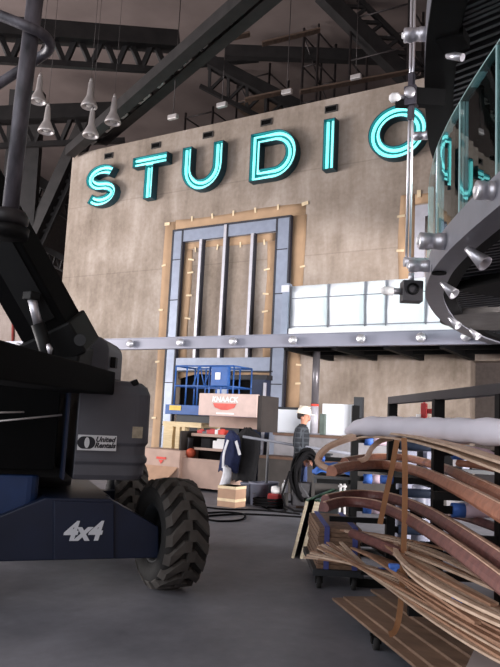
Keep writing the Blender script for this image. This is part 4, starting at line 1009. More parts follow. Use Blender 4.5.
# small red and white compressor
p = PZ(275, 508, 0); cp = thing('small_compressor', 'small red and white machine on the floor left of the welding cart', 'machine', p)
T = M4.Translation(p)
MB().obox(p + V((0, 0, .16)), (.24, .22, .2)).build('motor', M['redtool'], cp, bevel=.03); MB().lathe([(0, .26), (.08, .26), (.09, .3), (.08, .38), (0, .4)], 18, T).build('white_top', M['white'], cp)
for s in (-.09, .09): MB().obox(p + V((s, 0, .03)), (.03, .22, .06)).build('foot', M['black'], cp)
p = PZ(284, 506, 0); gb_ = thing('white_gas_bottle', 'small white bottle standing against the welding cart', 'bottle', p); MB().lathe([(0, 0), (.055, 0), (.06, .02), (.06, .36), (.05, .41), (.03, .43), (0, .43)], 18, M4.Translation(p)).build('bottle_body', M['white'], gb_); MB().lathe([(0, .43), (.022, .43), (.022, .48), (0, .48)], 12, M4.Translation(p)).build('valve', M['silver'], gb_)
# welding cart with coiled leads
p = PZ(305, 512, 0); wc = thing('welding_cart', 'two wheeled cart hung with thick black coiled leads in front of the man', 'cart', p)
T = oriented(p, RIGHT, FWD, V((0, 0, 1)))
def wb_(): b = MB(); b.T = T; return b
for s in (-.26, .26): wb_().tube([(s * .8, .3, .12), (s, .28, .55), (s * .72, .34, 1.0)], .022, 10).build('upright', M['rim'], wc)
wb_().tube([(-.19, .34, 1.0), (0, .36, 1.04), (.19, .34, 1.0)], .022, 10).build('handle', M['rim'], wc)
wb_().rbox(-.24, .26, .0, .36, .10, .5, .03).build('welder_body', mat('welder_dark', (38, 36, 40), .6), wc, bevel=.01)
for s in (-.34, .33):
    q = wb_().cyl((s - .035, .12, .15), (s + .035, .12, .15), .15, 24).build('wheel', M['rubber'], wc); wb_().cyl((s - .04, .12, .15), (s + .04, .12, .15), .075, 16).build('hub', M['hosegrey'], q)
wb_().cyl((-.33, .12, .15), (.33, .12, .15), .02, 8).build('axle', M['rim'], wc)
for k in range(12):
    ph = k * .5; rw, rh = .17 + .03 * (k % 5), .33 + .035 * (k % 4); cxk = .02 + .03 * math.sin(k * 1.7); zc_ = .62 + .03 * math.cos(k)
    pts = [(cxk + rw * math.cos(a) * (1 + .08 * math.sin(3 * a + ph)), .24 - .026 * k + .02 * math.sin(2 * a + ph), zc_ + rh * math.sin(a) * (1 + .05 * math.cos(2 * a + ph))) for a in [2 * PI * i / 28 for i in range(28)]]
    wb_().tube(pts, .032, 8, closed=True).build('coiled_lead', M['hose'], wc)
wb_().tube([(-.3, -.08, .7), (-.42, -.12, .3), (-.36, -.1, .1), (-.2, -.15, .03), (.2, -.2, .02)], .02, 8).build('loose_lead', M['hose'], wc)
wb_().tube([(-.1, -.1, .5), (.15, -.3, .1), (.32, -.42, .02)], .014, 8).build('grey_lead', M['hosegrey'], wc)
# temporary rail in front of the ledge
a, b_, c_ = PD(243, 436.5, 13.2), PD(300, 446, 12.9), PD(352, 454, 12.2)
tr = thing('temporary_rail', 'long pale pipe rail sloping across behind the man', 'rail', (a.x, a.y, 0))
MB().tube([a, b_, c_], .026, 12).build('rail_pipe', M['seam'], tr)
q = PD(268.5, 442, 13.1)
for pq in (a.lerp(b_, .45), c_): MB().cyl((pq.x, pq.y, 0), (pq.x, pq.y, pq.z), .025, 10).build('rail_post', M['hosegrey'], tr)
# white sheets on the ledge
a, b_ = PY(259, 432, 15.4), PY(322, 408, 15.4)
zt2 = PY(262, 408.5, 15.4).z
item('foam_sheet', 'white insulation sheet standing on the ledge left of the column', 'sheet', MB().box(a.x, PY(311, 420, 15.4).x, 15.4, 15.47, 1.30, zt2), M['whitepanel'], .006, 'white sheets on the ledge')
item('foam_sheet', 'white insulation sheet standing on the ledge right of the column', 'sheet', MB().box(PY(322, 420, 15.4).x, PY(356, 420, 15.4).x, 15.4, 15.47, 1.30, PY(335, 404, 15.4).z), M['whitepanel'], .006, 'white sheets on the ledge')
a = PY(270, 408, 15.3); b_ = PY(320, 411, 15.3); item('dark_bar', 'thin dark bar lying along the top of the white sheet left of the column', 'bar', MB().box(a.x, PY(310, 409, 15.3).x, 15.38, 15.52, zt2, zt2 + .06), M['rim'])
q = PY(319, 432, 15.2); item('grey_bin', 'narrow grey green board beside the foot of the column', 'board', MB().box(q.x - .0, q.x + .14, 15.2, 15.3, 1.30, 1.30 + .5), mat('board_green', (92, 104, 98), .7))
q = PZ(285, 462, .78); item('small_clamp', 'small dark clamp standing on the lower ledge left of the man', 'clamp', MB().box(q.x - .06, q.x + .06, 14.1, 14.2, .78, .88).box(q.x - .1, q.x + .1, 14.08, 14.22, .88, .92), M['rim'])

# ================================================================== PERSON
def skin_mesh(joints, edges, name, m, parent, sub=2, root=0):
    me = bpy.data.meshes.new(name); me.from_pydata([V(j[0]) for j in joints], edges, []); o = bpy.data.objects.new(name, me); COL.objects.link(o)
    md = o.modifiers.new('s', 'SKIN'); md.use_smooth_shade = True
    for i, j in enumerate(joints):
        sv = me.skin_vertices[0].data[i]; r = j[1]; sv.radius = r if isinstance(r, tuple) else (r, r); sv.use_root = (i == root)
    sb_ = o.modifiers.new('u', 'SUBSURF'); sb_.levels = sub; sb_.render_levels = sub
    dg_ = bpy.context.evaluated_depsgraph_get(); new = bpy.data.meshes.new_from_object(o.evaluated_get(dg_)); new.name = name
    o.modifiers.clear(); o.data = new; bpy.data.meshes.remove(me)
    new.materials.clear(); new.materials.append(m)
    for p_ in new.polygons: p_.use_smooth = True
    o.parent = parent; return o
pm = PZ(299, 507.5, 0)
man = thing('person', 'person in white hard hat and dark plaid shirt standing behind the welding cart', 'person', pm)
# local axes: f = facing (towards the right of the picture and slightly to the camera), s = the person's left
f_ = (RIGHT * .93 - FWD * .36).normalized(); l_ = V((-f_.y, f_.x, 0))
def B_(f, l, z): return f_ * f + l_ * l + V((0, 0, z))
HIP = .92
body = [(B_(0, 0, .95), (.14, .10)), (B_(0, 0, 1.12), (.115, .08)), (B_(0, 0, 1.30), (.12, .08)), (B_(0, 0, 1.42), (.10, .07)), (B_(.015, 0, 1.50), .05), (B_(.04, 0, 1.575), .066), (B_(.045, 0, 1.66), .098), (B_(.035, 0, 1.745), .085),
        (B_(0, .19, 1.41), .065), (B_(-.02, .235, 1.14), .048), (B_(.10, .215, .93), .038), (B_(.15, .20, .86), .036),
        (B_(0, -.19, 1.41), .065), (B_(-.02, -.235, 1.14), .048), (B_(.10, -.215, .93), .038), (B_(.15, -.20, .86), .036),
        (B_(0, .10, .88), .095), (B_(.02, .11, .50), .062), (B_(-.02, .115, .09), .042), (B_(.15, .125, .04), .036),
        (B_(0, -.10, .88), .095), (B_(.0, -.11, .50), .062), (B_(-.04, -.115, .09), .042), (B_(.13, -.125, .04), .036)]
ed = [(0, 1), (1, 2), (2, 3), (3, 4), (4, 5), (5, 6), (6, 7), (3, 8), (8, 9), (9, 10), (10, 11), (3, 12), (12, 13), (13, 14), (14, 15), (0, 16), (16, 17), (17, 18), (18, 19), (0, 20), (20, 21), (21, 22), (22, 23)]
# fingers rooted inside the palms, and a nose
for sgn, wi in ((1, 11), (-1, 15)):
    for k in range(4):
        L = (.075, .085, .08, .062)[k]; base = len(body)
        pb = B_(.165 + .012 * (1.5 - k), sgn * (.20 - .0), .845 + .0) + f_ * (.016 * (1.5 - k)); body.append((pb, .011)); body.append((pb + B_(.012, -sgn * .008, -L * .55), .010)); body.append((pb + B_(.002, -sgn * .022, -L), .008)); ed += [(wi, base), (base, base + 1), (base + 1, base + 2)]
    base = len(body); body.append((B_(.19, sgn * .18, .875), .012)); body.append((B_(.205, sgn * .165, .83), .010)); ed += [(wi, base), (base, base + 1)]
nb = len(body); body.append((B_(.158, 0, 1.645), .017)); ed.append((6, nb))
bo = skin_mesh(body, ed, 'body', M['skin'], man)
def loft(mb, rings, n=24):
    vs_ = []
    for f0, l0, z, rf, rl in rings:
        for i in range(n): q = 2 * PI * i / n; vs_.append(pm + B_(f0 + rf * math.cos(q) * (1 + .02 * math.sin(5 * q + 9 * z)), l0 + rl * math.sin(q), z + .006 * math.sin(4 * q)))
    fs = [tuple(range(n))[::-1], tuple(range((len(rings) - 1) * n, len(rings) * n))]
    for i in range(len(rings) - 1):
        for k in range(n): fs.append((i * n + k, i * n + (k + 1) % n, (i + 1) * n + (k + 1) % n, (i + 1) * n + k))
    return mb.add(vs_, fs, 0, True)
sb2 = loft(MB(), [(.0, 0, .83, .142, .182), (0, 0, .9, .145, .185), (0, 0, 1.02, .135, .175), (0, 0, 1.2, .14, .185), (.005, 0, 1.33, .138, .19), (.0, 0, 1.41, .122, .18), (0, 0, 1.46, .098, .145), (.005, 0, 1.50, .078, .09), (.015, 0, 1.535, .068, .072)])
for sgn in (1, -1): sb2.tube(spline([pm + B_(0, sgn * .12, 1.43), pm + B_(-.002, sgn * .19, 1.405), pm + B_(-.02, sgn * .225, 1.28), pm + B_(-.02, sgn * .235, 1.14), pm + B_(.05, sgn * .226, 1.03), pm + B_(.095, sgn * .217, .945)], 4), [.085, .085, .084, .083, .082, .08, .078, .076, .074, .072, .07, .068, .066, .065, .064, .063, .062, .06, .058, .056, .055], 14)
sb2.build('plaid_shirt', M['plaid'], man)
jb2 = loft(MB(), [(0, 0, .93, .125, .165), (0, 0, .86, .132, .175), (0, 0, .78, .12, .17), (0, 0, .72, .09, .15)])
for sgn in (1, -1): jb2.tube(spline([pm + B_(0, sgn * .085, .86), pm + B_(.01, sgn * .095, .70), pm + B_(.02 if sgn > 0 else 0, sgn * .108, .50), pm + B_(0, sgn * .112, .28), pm + B_(-.02 if sgn > 0 else -.04, sgn * .115, .075)], 5), [.098 - .0016 * i for i in range(21)], 16)
jb2.build('jeans', M['jeans'], man)
for sgn, dx in ((1, .02), (-1, 0)):
    skin_mesh([(B_(-.06 + dx, sgn * .12, .055), .055), (B_(.06 + dx, sgn * .122, .05), .05), (B_(.17 + dx, sgn * .126, .042), .042), (B_(-.03 + dx, sgn * .118, .14), .05)], [(0, 1), (1, 2), (0, 3)], 'boot', M['boot'], man)
b = MB(); b.T = oriented(pm + B_(.03, 0, 1.735), f_, l_, V((0, 0, 1))) @ M4.Rotation(.10, 4, 'Y')
b.lathe([(.128, .0), (.132, .03), (.12, .085), (.085, .125), (.04, .143), (0, .147), ], 28); b.lathe([(.12, -.004), (.15, -.006), (.155, .004), (.125, .012)], 28)
hh_ = b.build('hard_hat', M['hat'], man)
b = MB(); b.T = oriented(pm + B_(.03, 0, 1.735), f_, l_, V((0, 0, 1))) @ M4.Rotation(.10, 4, 'Y')
b.prism([(.10 + .0, -.10)] + [(.10 + .115 * math.cos(a), .11 * math.sin(a)) for a in [-PI / 2 + PI * i / 10 for i in range(11)]] + [(.10, .10)], (0, 0, -.006), (1, 0, 0), (0, 1, 0), (0, 0, .012)); b.bar((-.1, 0, .115), (.1, 0, .115), .03, .05); b.build('hat_brim', M['hat'], hh_)
for s in (-1, 1):
    MB().lathe([(0, 0), (.03, .004), (.032, .012), (0, .02)], 12, frame_T(pm + B_(.03, s * .094, 1.645), f_, V((0, 0, 1)) if s < 0 else V((0, 0, -1)))).build('ear', M['skin'], man)
    MB().lathe([(0, -.012), (.009, -.008), (.012, 0), (.009, .008), (0, .012)], 10, M4.Translation(pm + B_(.128, s * .036, 1.675))).build('eye', M['ink'], man)
MB().obox(pm + B_(.128, 0, 1.605), (.03, .03, .01)).build('mouth', mat('lips', (140, 82, 74), .6), man)
MB().lathe([(.0, .09), (.08, .08), (.094, .03), (.09, -.02), (.075, -.05), (0, -.06)], 20, M4.Translation(pm + B_(-.012, 0, 1.68))).build('hair', mat('hair_dark', (40, 32, 28), .9), man)

# ================================================================== TIMBER RACK, right
def CR(r, f, z): return RIGHT * r + FWD * f + V((0, 0, z))
rack = thing('timber_rack', 'black steel cantilever rack with padded arms holding curved timber at the right', 'rack', CR(1.5, 5.7, 0))
posts = [(1.30, 8.6), (1.43, 7.0), (1.54, 5.7), (1.655, 4.55)]
rd = (CR(*posts[3], 0) - CR(*posts[0], 0)).normalized()
for r, f in posts:
    MB().bar(CR(r, f, .06), CR(r, f, 1.80), .085, .085, up=RIGHT).build('post', M['black'], rack)
    MB().bar(CR(r - .35, f, .04), CR(r + .45, f, .04), .1, .08).build('foot', M['black'], rack)
MB().bar(CR(*posts[1], 1.82), CR(*posts[3], 1.84) + rd * -.0 + (CR(*posts[3], 0) - CR(*posts[2], 0)) * .3, .1, .07).build('top_bar', mat('rack_bar', (58, 55, 58), .5, .3), rack)
for z in (.3, 1.1): MB().bar(CR(*posts[0], z), CR(*posts[3], z), .05, .06).build('brace_bar', M['black'], rack)
for i, (r, f) in enumerate(posts):
    for z in (1.375, .915, .555):
        b = MB(); b.bar(CR(r + .04, f, z), CR(r + .46, f, z), .05, .06); am = b.build('arm', M['black'], rack)
        if i == 1: b = MB(); b.tube([CR(r + .08, f, z), CR(r + .40, f, z)], .045, 14); b.build('blue_tape', mat('tape_dull', (64, 78, 104), .7), am); continue
        b = MB(); b.tube([CR(r + .12, f, z), CR(r + .22, f, z)], .058, 14); b.build('blue_tape', M['bluetape'], am)
        b = MB(); b.tube([CR(r + .22, f, z), CR(r + .30, f, z), CR(r + .42, f, z - .005), CR(r + .50, f, z - .01)], [.057, .055, .042, .02], 14); b.build('foam_pad', M['foam'], am)
    for z in (1.13, .865, .63, .405):
        b = MB(); b.bar(CR(r - .04, f, z), CR(r - (.6 if z < .7 else .45), f, z), .05, .05); am = b.build('arm', M['black'], rack)
        if i in (0, 2) and z in (1.13, .405): b = MB(); b.tube([CR(r - .36, f, z), CR(r - .46, f, z)], .034, 14); b.build('blue_tape', M['bluetape'], am)
def mould(w_, h_): return [(-w_ / 2, -h_ / 2), (w_ * .3, -h_ / 2), (w_ / 2, -h_ * .2), (w_ * .42, h_ * .15), (w_ * .2, h_ / 2), (-w_ * .35, h_ / 2), (-w_ / 2, h_ * .1)]
def railing(label, pts, z, w_, h_, m, tilt=0, grp='curved handrails on the rack', mode='Z', hi=None):
    P = spline([PZ(x, y, z) for x, y in pts] if mode == 'Z' else [PD(*q) for q in pts], 8)
    t = thing('curved_handrail', label, 'handrail', P[len(P) // 2], grp)
    MB().sweep(P, mould(w_, h_), smooth=False).build('rail_body', m, t)
    if hi: MB().sweep([p + V((0, 0, h_ / 2)) for p in P], [(-w_ * .12, -.003), (w_ * .14, -.003), (w_ * .14, .007), (-w_ * .12, .007)]).build('pale_strip', hi, t)  # pale line of the two-tone rail, doubling as its painted highlight
    return t
railing('reddish brown curved handrail, outer one of the pair on the second level of the rack', [(332, 471), (352, 466), (385, 465), (420, 472), (455, 487), (510, 517)], 1.20, .085, .075, M['rail_a'], hi=M['rail_hi'])
railing('reddish brown curved handrail, inner one of the pair on the second level of the rack', [(345, 462), (372, 457.5), (405, 458), (440, 467), (470, 480), (512, 501)], 1.22, .085, .07, M['rail_a'], hi=M['rail_hi'])
railing('dark red curved handrail, outer one on the third level of the rack', [(324, 507), (345, 502), (375, 505), (405, 517), (440, 538), (475, 563), (512, 592)], .935, .08, .07, M['rail_b'], hi=M['rail_hi'])
railing('dark red curved handrail, inner one on the third level of the rack', [(326, 500), (355, 495), (390, 498), (425, 511), (460, 532), (510, 566)], .955, .085, .075, M['rail_b'], hi=M['rail_hi'])
railing('brown straight handrail offcut lying behind the third level of the rack', [(352, 533), (372, 541), (400, 553)], .72, .07, .06, M['rail_b'])
railing('dark brown handrail on the right arms between second and third level', [(440, 512), (468, 518), (512, 533)], .84, .07, .06, M['rail_b'])
railing('brown curved handrail at the far right of the second level', [(458, 463), (482, 466), (512, 472)], 1.30, .05, .05, M['rail_a'])
railing('curled pale brown handrail end looping out at the left end of the rack', [(356, 437, 6.0), (342, 441, 6.0), (328, 447, 5.98), (319, 456, 5.95), (319, 463, 5.92), (326, 468, 5.88), (336, 471.5, 5.85)], 0, .06, .05, M['rail_hi'], mode='D')
railing('pinkish curved handrail end turning down behind the loop', [(392, 438, 6.2), (380, 441, 6.2), (372, 448, 6.2), (366, 458, 6.2), (358, 461, 6.2)], 0, .05, .045, M['rail_hi'], mode='D')
# curved plywood edges and white foam roll on the top level
for k, (dy, z, lab) in enumerate(((0, 1.455, 'lower'), (-4.5, 1.475, 'upper'))):
    P = spline([PD(345, 441 + dy, 6.3), PD(372, 437 + dy, 6.1), PD(410, 440 + dy, 5.4), PD(450, 450 + dy * 1.2, 4.6), PD(480, 461 + dy * 1.6, 4.2), PD(512, 473 + dy * 2, 3.9)], 8)
    tag(MB().flat(P, .12, .016).build('curved_strip', M['lath']), 'long thin pale wooden strip under the white foam roll, ' + lab + ' one', 'wooden strip', 'strips under the foam roll')
fr_ = thing('foam_roll', 'long white foam wrapped roll on the top level of the rack', 'foam roll', PD(420, 430, 5.3))
P = spline([PD(346, 432, 6.3), PD(362, 427, 6.15), PD(395, 427, 5.7), PD(430, 429, 5.2), PD(470, 431, 4.6), PD(515, 433, 4.0)], 8)
MB().tube(P, [.02 + .065 * min(1, i / 9) + .006 * math.sin(i * 1.3) for i in range(len(P))], 16).build('roll', M['foamwhite'], fr_)
P2 = [p + CR(.10, .14, .035) for p in P[3:]]; MB().tube(P2, [.05 + .008 * math.sin(i * 1.7) for i in range(len(P2))], 14).build('second_roll', M['foamwhite'], fr_)
# laths
def lath(label, pts, z, w_, h_, m, grp):
    p0, pm_, p2 = [PZ(x, y, zz) for (x, y), zz in zip(pts, z)]
    p1 = pm_ * 2 - (p0 + p2) / 2
    P = [p0 * (1 - t) ** 2 + p1 * 2 * t * (1 - t) + p2 * t * t for t in [k / 12 for k in range(13)]]
    return tag(MB().flat(P, w_, h_).build('wooden_lath', M[m]), label, 'lath', grp)
random.seed(11)
for i in range(14):
    z = .655 + .0065 * ((i * 5) % 14); e = random.uniform(0, 1); d = random.uniform(-1, 1)
    lath('thin pale lath in the fanned bundle on the middle level of the rack', [(330 + 4.5 * i + 22 * e, 527 + 1.0 * i + 7 * e), (412 + d, 541 + 2.6 * i), (478 + 34 * random.random(), 566 + 4.6 * i + 9 * random.random())], (z, z, z), .034, .014, 'lath' if i % 4 else 'lath_b', 'pale laths on the middle level')
for i in range(12):
    z = .535 + .006 * ((i * 5) % 12)
    lath('thin brown lath in the tied bundle under the pale laths', [(352 + 3 * i, 548 + 1.4 * i), (430, 576 + 2.3 * i), (515, 615 + 3.2 * i)], (z, z, z), .034, .012, 'lath_b', 'brown laths in the tied bundle')
for i in range(16):
    z = .42 + .0065 * ((i * 7) % 16); e = random.uniform(0, 1); d = random.uniform(-2, 2)
    lath('thin long lath in the lowest fanned bundle of the rack', [(303 + 1.5 * i + 18 * e, 557 - 1.2 * i + 4 * e), (405 + d, 576 + 1.6 * i), (514, 630 + 2.5 * i + d)], (z, z, z), .034, .013, ('lath', 'lath_b', 'lath', 'lath')[i % 4], 'long laths on the lowest level')
for k, (x, y, lab) in enumerate(((394, 566, 'upper'), (458, 599, 'lower'))):
    p = PZ(x, y, .72 if k == 0 else .62); b = MB(); b.bar(p - RIGHT * .032, p + RIGHT * .032, .04, .026); b.obox(p + V((.0, 0, -.01)), (.05, .03, .03), (.3, .4, .2))
    tag(b.build('tape_wad', M['bluetape'], bevel=.006), 'blue tape wad on the timber bundles of the rack, ' + lab + ' one', 'tape')
# leaning sheets, lumber stack and dolly on the left end
dol = thing('lumber_dolly', 'low dark dolly on casters under the lumber stack at the left end of the rack', 'dolly', CR(.8, 7.4, 0))
MB().box(0, 0, 0, 0, 0, 0) if False else None
def cbox(r0, r1, f0, f1, z0, z1): b = MB(); b.T = oriented(V((0, 0, 0)), RIGHT, FWD, V((0, 0, 1))); return b.box(r0, r1, f0, f1, z0, z1)
cbox(.66, 1.14, 6.74, 7.95, .13, .19).build('deck', M['rim'], dol, bevel=.005)
def caster(par, r, f, R_=.06, top=.13):
    b = MB(); b.T = oriented(CR(r, f, R_), RIGHT, FWD, V((0, 0, 1))); b.cyl((-.02, 0, 0), (.02, 0, 0), R_, 20); wl_ = b.build('caster_wheel', M['rubber'], par)
    b = MB(); b.T = oriented(CR(r, f, R_), RIGHT, FWD, V((0, 0, 1))); b.cyl((-.024, 0, 0), (.024, 0, 0), R_ * .4, 12); b.build('caster_hub', M['hosegrey'], wl_)
    b = MB(); b.T = oriented(CR(r, f, R_), RIGHT, FWD, V((0, 0, 1))); b.box(-.035, -.026, -.025, .025, -.01, top - R_); b.box(.026, .035, -.025, .025, -.01, top - R_); b.box(-.04, .04, -.04, .04, top - R_ - .012, top - R_); b.build('caster_fork', M['black'], par)
for r, f in ((.73, 6.84), (1.06, 6.82), (.74, 7.8), (1.06, 7.8)): caster(dol, r, f)
# caster seen at (320,582)
for k in range(9):
    z = .19 + .042 * k
    o = cbox(.70 + .006 * (k % 3), 1.12 - .012 * (k % 2), 6.78 + .012 * (k % 2), 7.9, z, z + .040).build('lumber_board', M['lumber'], bevel=.003)
    tag(o, 'brown board in the blue strapped lumber stack on the dolly', 'board', 'boards in the strapped stack')
for r, lab in ((.76, 'left'), (1.03, 'right')):
    b = MB(); b.T = oriented(V((0, 0, 0)), RIGHT, FWD, V((0, 0, 1)))
    b.box(r, r + .05, 6.765, 6.772, .19, .585); b.box(r, r + .05, 6.765, 7.9, .578, .585)
    tag(b.build('blue_strap', mat('strap_blue_' + lab, (72, 78, 140), .7)), 'blue strap round the lumber stack, ' + lab + ' one', 'strap', 'straps round the lumber stack')
for k, (p0, p1, lab) in enumerate((((292.5, 556), (307.5, 502), 'left'), ((301, 557), (316.5, 502.5), 'middle'), ((304.5, 557.5), (319, 502.5), 'right'))):
    a = PD(p0[0], p0[1], 8.0); t_ = PD(p1[0], p1[1], 8.0); t_ += FWD * (a - t_).dot(FWD); a.z = 0; far = FWD * 1.9 + RIGHT * .62
    o = thing('leaning_sheet', 'thin upright sheet with pale wooden edge leaning on the lumber stack, ' + lab + ' of three', 'sheet', a, 'sheets leaning at the left end of the rack')
    w_ = RIGHT * .016
    P = [a, a + w_, t_ + w_, t_]; Q = [p + far for p in P]
    if lab != 'middle': MB().add(P + Q, [(0, 1, 2, 3), (4, 7, 6, 5), (0, 4, 5, 1), (1, 5, 6, 2), (2, 6, 7, 3), (3, 7, 4, 0)]).build('sheet_body', M['sheet'], o)
    b = MB(); b.bar(a - FWD * .02, t_ - FWD * .02, .034, .03, up=FWD); b.build('wooden_edge', M['wood_edge'], o)
    b = MB(); b.bar(t_ + V((0, 0, .012)), t_ + far + V((0, 0, .012)), .03, .02); b.build('green_top_edge', M['greenedge'], o)
# flat plywood on a second dolly in front
pd = thing('flat_dolly', 'low dolly on casters under the brown boards in the right foreground', 'dolly', CR(.95, 5.0, 0))
A, B = PZ(333, 600, .14), PZ(420, 672, .14); dirb = (B - A).normalized(); dirb.z = 0; dirb.normalize(); nb_ = V((dirb.y, -dirb.x, 0))
if nb_.dot(RIGHT) < 0: nb_ = -nb_
def dbox(s0, s1, n0, n1, z0, z1): b = MB(); b.T = oriented(V((A.x, A.y, 0)), dirb, nb_ if dirb.cross(nb_).z > 0 else nb_, V((0, 0, 1))); return b.box(s0, s1, n0, n1, z0, z1)
dbox(.15, 2.1, .05, .62, .10, .135).build('deck', M['rim'], pd)
b = None
for s_, n_ in ((.78, .06), (.30, .5), (1.95, .12), (1.95, .55)):
    p = A + dirb * s_ + nb_ * n_; p.z = 0; r_, f__ = p.dot(RIGHT), p.dot(FWD); caster(pd, r_, f__, .055, .10)
bn = ['lowest', 'second', 'third', 'top']
for k, (s0_, n0, n1, z) in enumerate(((-.02, -.0, .62, .135), (.02, .08, .66, .155), (.12, .22, .70, .175), (-.05, .34, .74, .195))):
    o = dbox(s0_, 2.3, n0, n1, z, z + .019).build('plywood_board', M['ply'], bevel=.002); tag(o, 'long flat brown board on the foreground dolly, %s one of the pile' % bn[k], 'board', 'flat boards on the foreground dolly')
# pale corner board
P = [PZ(x, y, .235) for x, y in ((466, 668), (479, 640), (515, 652), (515, 690), (470, 690))]
b = MB(); b.prism([(p.dot(RIGHT), p.dot(FWD)) for p in P], (0, 0, .216), RIGHT, FWD, (0, 0, .025)); tag(b.build('pale_board', M['greyboard']), 'pale grey board corner at the bottom right edge', 'board')
b = cbox(1.0, 1.4, 2.85, 3.2, 0, .40) ; q_ = (P[0] + P[2]) / 2
# hanging veneer strips
def strip(label, pts):
    tag(MB().sweep(spline([PD(*q) for q in pts], 8), [(-.019, -.002), (.019, -.002), (.019, .002), (-.019, .002)], up=FWD).build('veneer_strip', M['veneer']), label, 'strip', 'orange wood strips hanging from the rack')
strip('long thin orange wooden strip hanging down to the boards and curling at its foot', [(404, 438, 4.75), (405, 470, 4.7), (404.5, 520, 4.66), (403, 565, 4.6), (401, 600, 4.52), (398, 622, 4.47), (394, 632, 4.43), (389, 634.5, 4.42)])
strip('shorter orange wooden strip hanging slanted beside the long one', [(397, 440, 5.0), (392, 468, 5.0), (386, 495, 5.0), (380, 524, 5.0)])
# clutter behind the rack
p = PZ(335, 502, 0)
gr = []
c = PD(334, 475, 9.6)
for i in range(9):
    gr.append([(c + RIGHT * (-.26 + .55 * j / 10) + FWD * (.5 * i / 8) + V((0, 0, .14 * math.sin(PI * j / 10) ** .6 * math.sin(PI * (i + 1) / 10) - .02 * math.sin(5 * j + 3 * i)))) for j in range(11)])
cbk = thing('storage_crate', 'dark crate behind the left end of the rack under a blue tarp', 'crate', V((c.x, c.y, 0)))
T = oriented(V((c.x, c.y, 0)), RIGHT, FWD, V((0, 0, 1))); b = MB(); b.T = T; b.box(-.26, .30, 0, .5, 0, c.z - .02); b.build('crate_body', M['ledge_dark'], cbk)
b = MB(); b.T = T; b.box(-.28, .32, -.02, .02, c.z - .12, c.z - .03); b.build('crate_rim', M['rim'], cbk)
tag(MB().sheet(gr, .02).build('blue_tarp', M['tarp']), 'crumpled blue tarp on the dark crate behind the rack', 'tarp')
sh_ = thing('step_ladder', 'small white step stand behind the left end of the rack', 'step ladder', PD(341, 500, 8.9)); 
for s in (-.045, .045):
    MB().tube([CR(1.14 + s, 8.4, 0), CR(1.155 + s * .5, 8.5, .85)], .016, 8).build('leg', M['white'], sh_)
for z in (.3, .6, .82): MB().cyl(CR(1.10, 8.43 + z * .06, z), CR(1.20, 8.43 + z * .06, z), .012, 8).build('rung', M['white'], sh_)
sh_.location = sh_.location
for (px0, px1, y0, y1, D, m, nm, lab) in ((412, 428, 487, 505, 8.0, 'bin2', 'grey_drum', 'grey round drum standing behind the rack between the posts'), ):
    a = PD(px0, y0, D); b_ = PD(px1, y0, D); r = (b_ - a).length / 2; c = (a + b_) / 2
    tag(MB().lathe([(0, 0), (r, 0), (r, c.z * .5), (r * 1.03, c.z * .5 + .02), (r, c.z * .5 + .04), (r, c.z), (r * .9, c.z + .02), (0, c.z + .02)], 24, M4.Translation(V((c.x, c.y, 0)))).build(nm, M[m]), lab, 'drum')
for k, (x0_, x1_, yt, D, m) in enumerate(((408, 417, 451, 9.0, 'bin2'), (419, 424, 449, 9.2, 'rim'), (427, 434, 448, 9.0, 'bin2'), (396, 405, 452, 9.1, 'bin'))):
    a = PD(x0_, yt, D); b_ = PD(x1_, yt, D); ra, rb_ = a.dot(RIGHT), b_.dot(RIGHT); f_b = a.dot(FWD)
    tag(cbox(ra, rb_, f_b, f_b + .3, 0, a.z).build('upright_panel', M[m], bevel=.005), 'narrow %s panel standing behind the rack, %s of four' % (('pale', 'black', 'pale', 'grey')[k], ('second', 'third', 'rightmost', 'leftmost')[k]), 'panel', 'panels standing behind the rack')
wb = thing('work_bench', 'grey work bench with clutter behind the rack at the right', 'bench', PD(475, 478, 9.5))
c = PD(475, 470, 9.0); r0 = c.dot(RIGHT); f0 = c.dot(FWD)
cbox(r0 - .6, r0 + 1.2, f0, f0 + .7, c.z - .05, c.z).build('bench_top', M['rim'], wb)
for r in (r0 - .55, r0 + 1.1):
    for f in (f0 + .05, f0 + .6): cbox(r, r + .06, f, f + .06, 0, c.z - .05).build('leg', M['rim'], wb)
for (px, w_, h_, m, lab) in ((447, .16, .26, 'blackmatte', 'black machine on the work bench behind the rack'), (466, .10, .2, 'bin2', 'grey case on the work bench behind the rack'), (482, .28, .14, 'rim', 'small dark machine on the work bench at the right')):
    q = PD(px, 468, 9.1); r = q.dot(RIGHT); f = f0 + .1
    hb = MB(); hb.tube([CR(r - w_ * .3, f + .1, c.z + h_ - .02), CR(r, f + .1, c.z + h_ + .06), CR(r + w_ * .3, f + .1, c.z + h_ - .02)], .012, 8)
    o = tag(cbox(r - w_ / 2, r + w_ / 2, f, f + .2, c.z, c.z + h_).build('bench_machine', M[m], bevel=.01), lab, 'machine')
    h = hb.build('handle', M['rim']); h.parent = o; h.location = h.location - o.location
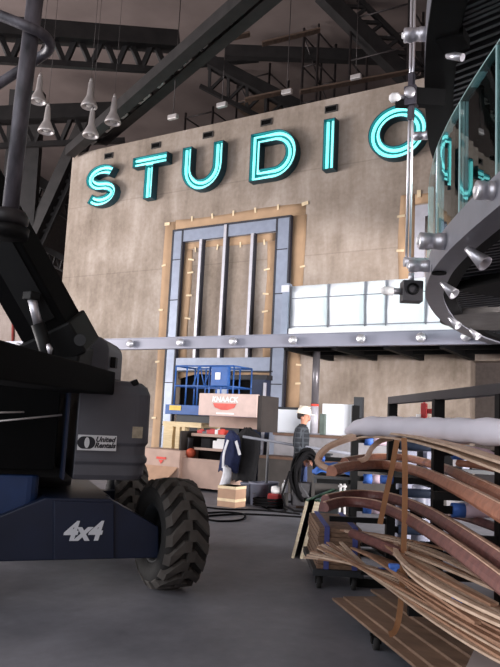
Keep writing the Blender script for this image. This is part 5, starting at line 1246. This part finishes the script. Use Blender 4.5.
# rail bits on the far ledge behind the rack
fb = thing('trestle', 'low dark steel frame with upright standing on the ledge behind the rack', 'trestle', PY(363, 418, 15.2))
a = PY(354, 420, 15.2); MB().box(a.x - .02, a.x + .2, 15.2, 15.3, 1.30, PY(358, 397, 15.2).z).build('upright', M['rim'], fb)
b_ = PY(384, 420, 15.2); zz = PY(365, 411, 15.2).z
MB().box(a.x, b_.x, 15.2, 15.28, 1.30 + .38, 1.30 + .44).build('rail', M['rim'], fb)
MB().box(a.x + .1, b_.x, 15.2, 15.28, 1.30, 1.36).build('rail', M['rim'], fb)
for k in range(5): MB().box(a.x + .25 + .14 * k, a.x + .27 + .14 * k, 15.2, 15.25, 1.36, 1.68).build('bar', M['rim'], fb)
q = PD(424, 411, 7.2); ex = thing('red_clamp', 'red clamp fixed on the post under the top bar of the rack', 'clamp', q)
b = MB(); b.obox(q, (.06, .05, .16)); b.obox(q + RIGHT * .06, (.1, .04, .05)); b.tube([q + V((0, 0, .06)), q + V((0, 0, .13))], .015, 8); b.build('clamp_body', M['redtool'], ex, bevel=.008); b = MB(); b.bar(q + V((0, 0, -.05)), q - RIGHT * .08 + V((0, 0, -.05)), .02, .03); b.build('handle', M['white'], ex)

# ================================================================== LIGHT
def area(name, loc, target, sx, sy, power, colr):
    l = bpy.data.lights.new(name, 'AREA'); l.shape = 'RECTANGLE'; l.size = sx; l.size_y = sy; l.energy = power; l.color = colr
    o = bpy.data.objects.new(name, l); COL.objects.link(o); o.location = loc
    o.rotation_euler = (V(target) - V(loc)).to_track_quat('-Z', 'Y').to_euler(); return o
area('daylight_side', (14, 3.5, 3.0), (-7, 14, 3.0), 13, 6, 21000, (1.0, .955, .95))  # unseen lamp for daylight from the right; its doorway is invented
area('daylight_left', (-33, 1.0, 4.2), (-13, 14.5, 2.5), 12, 8, 8500, (1.0, .95, .94))  # added lamp brightening the left wall, as daylight from an unseen opening
area('fill_rear', (-14, -7.8, 6.5), (-14, 5, 8.0), 34, 11, 2350, (.93, .95, 1.0))  # soft fill lamp added behind the camera, no actual door
wd = bpy.data.worlds.new('world'); sc.world = wd; wd.use_nodes = True
wd.node_tree.nodes['Background'].inputs['Color'].default_value = (.75, .8, .9, 1); wd.node_tree.nodes['Background'].inputs['Strength'].default_value = .4
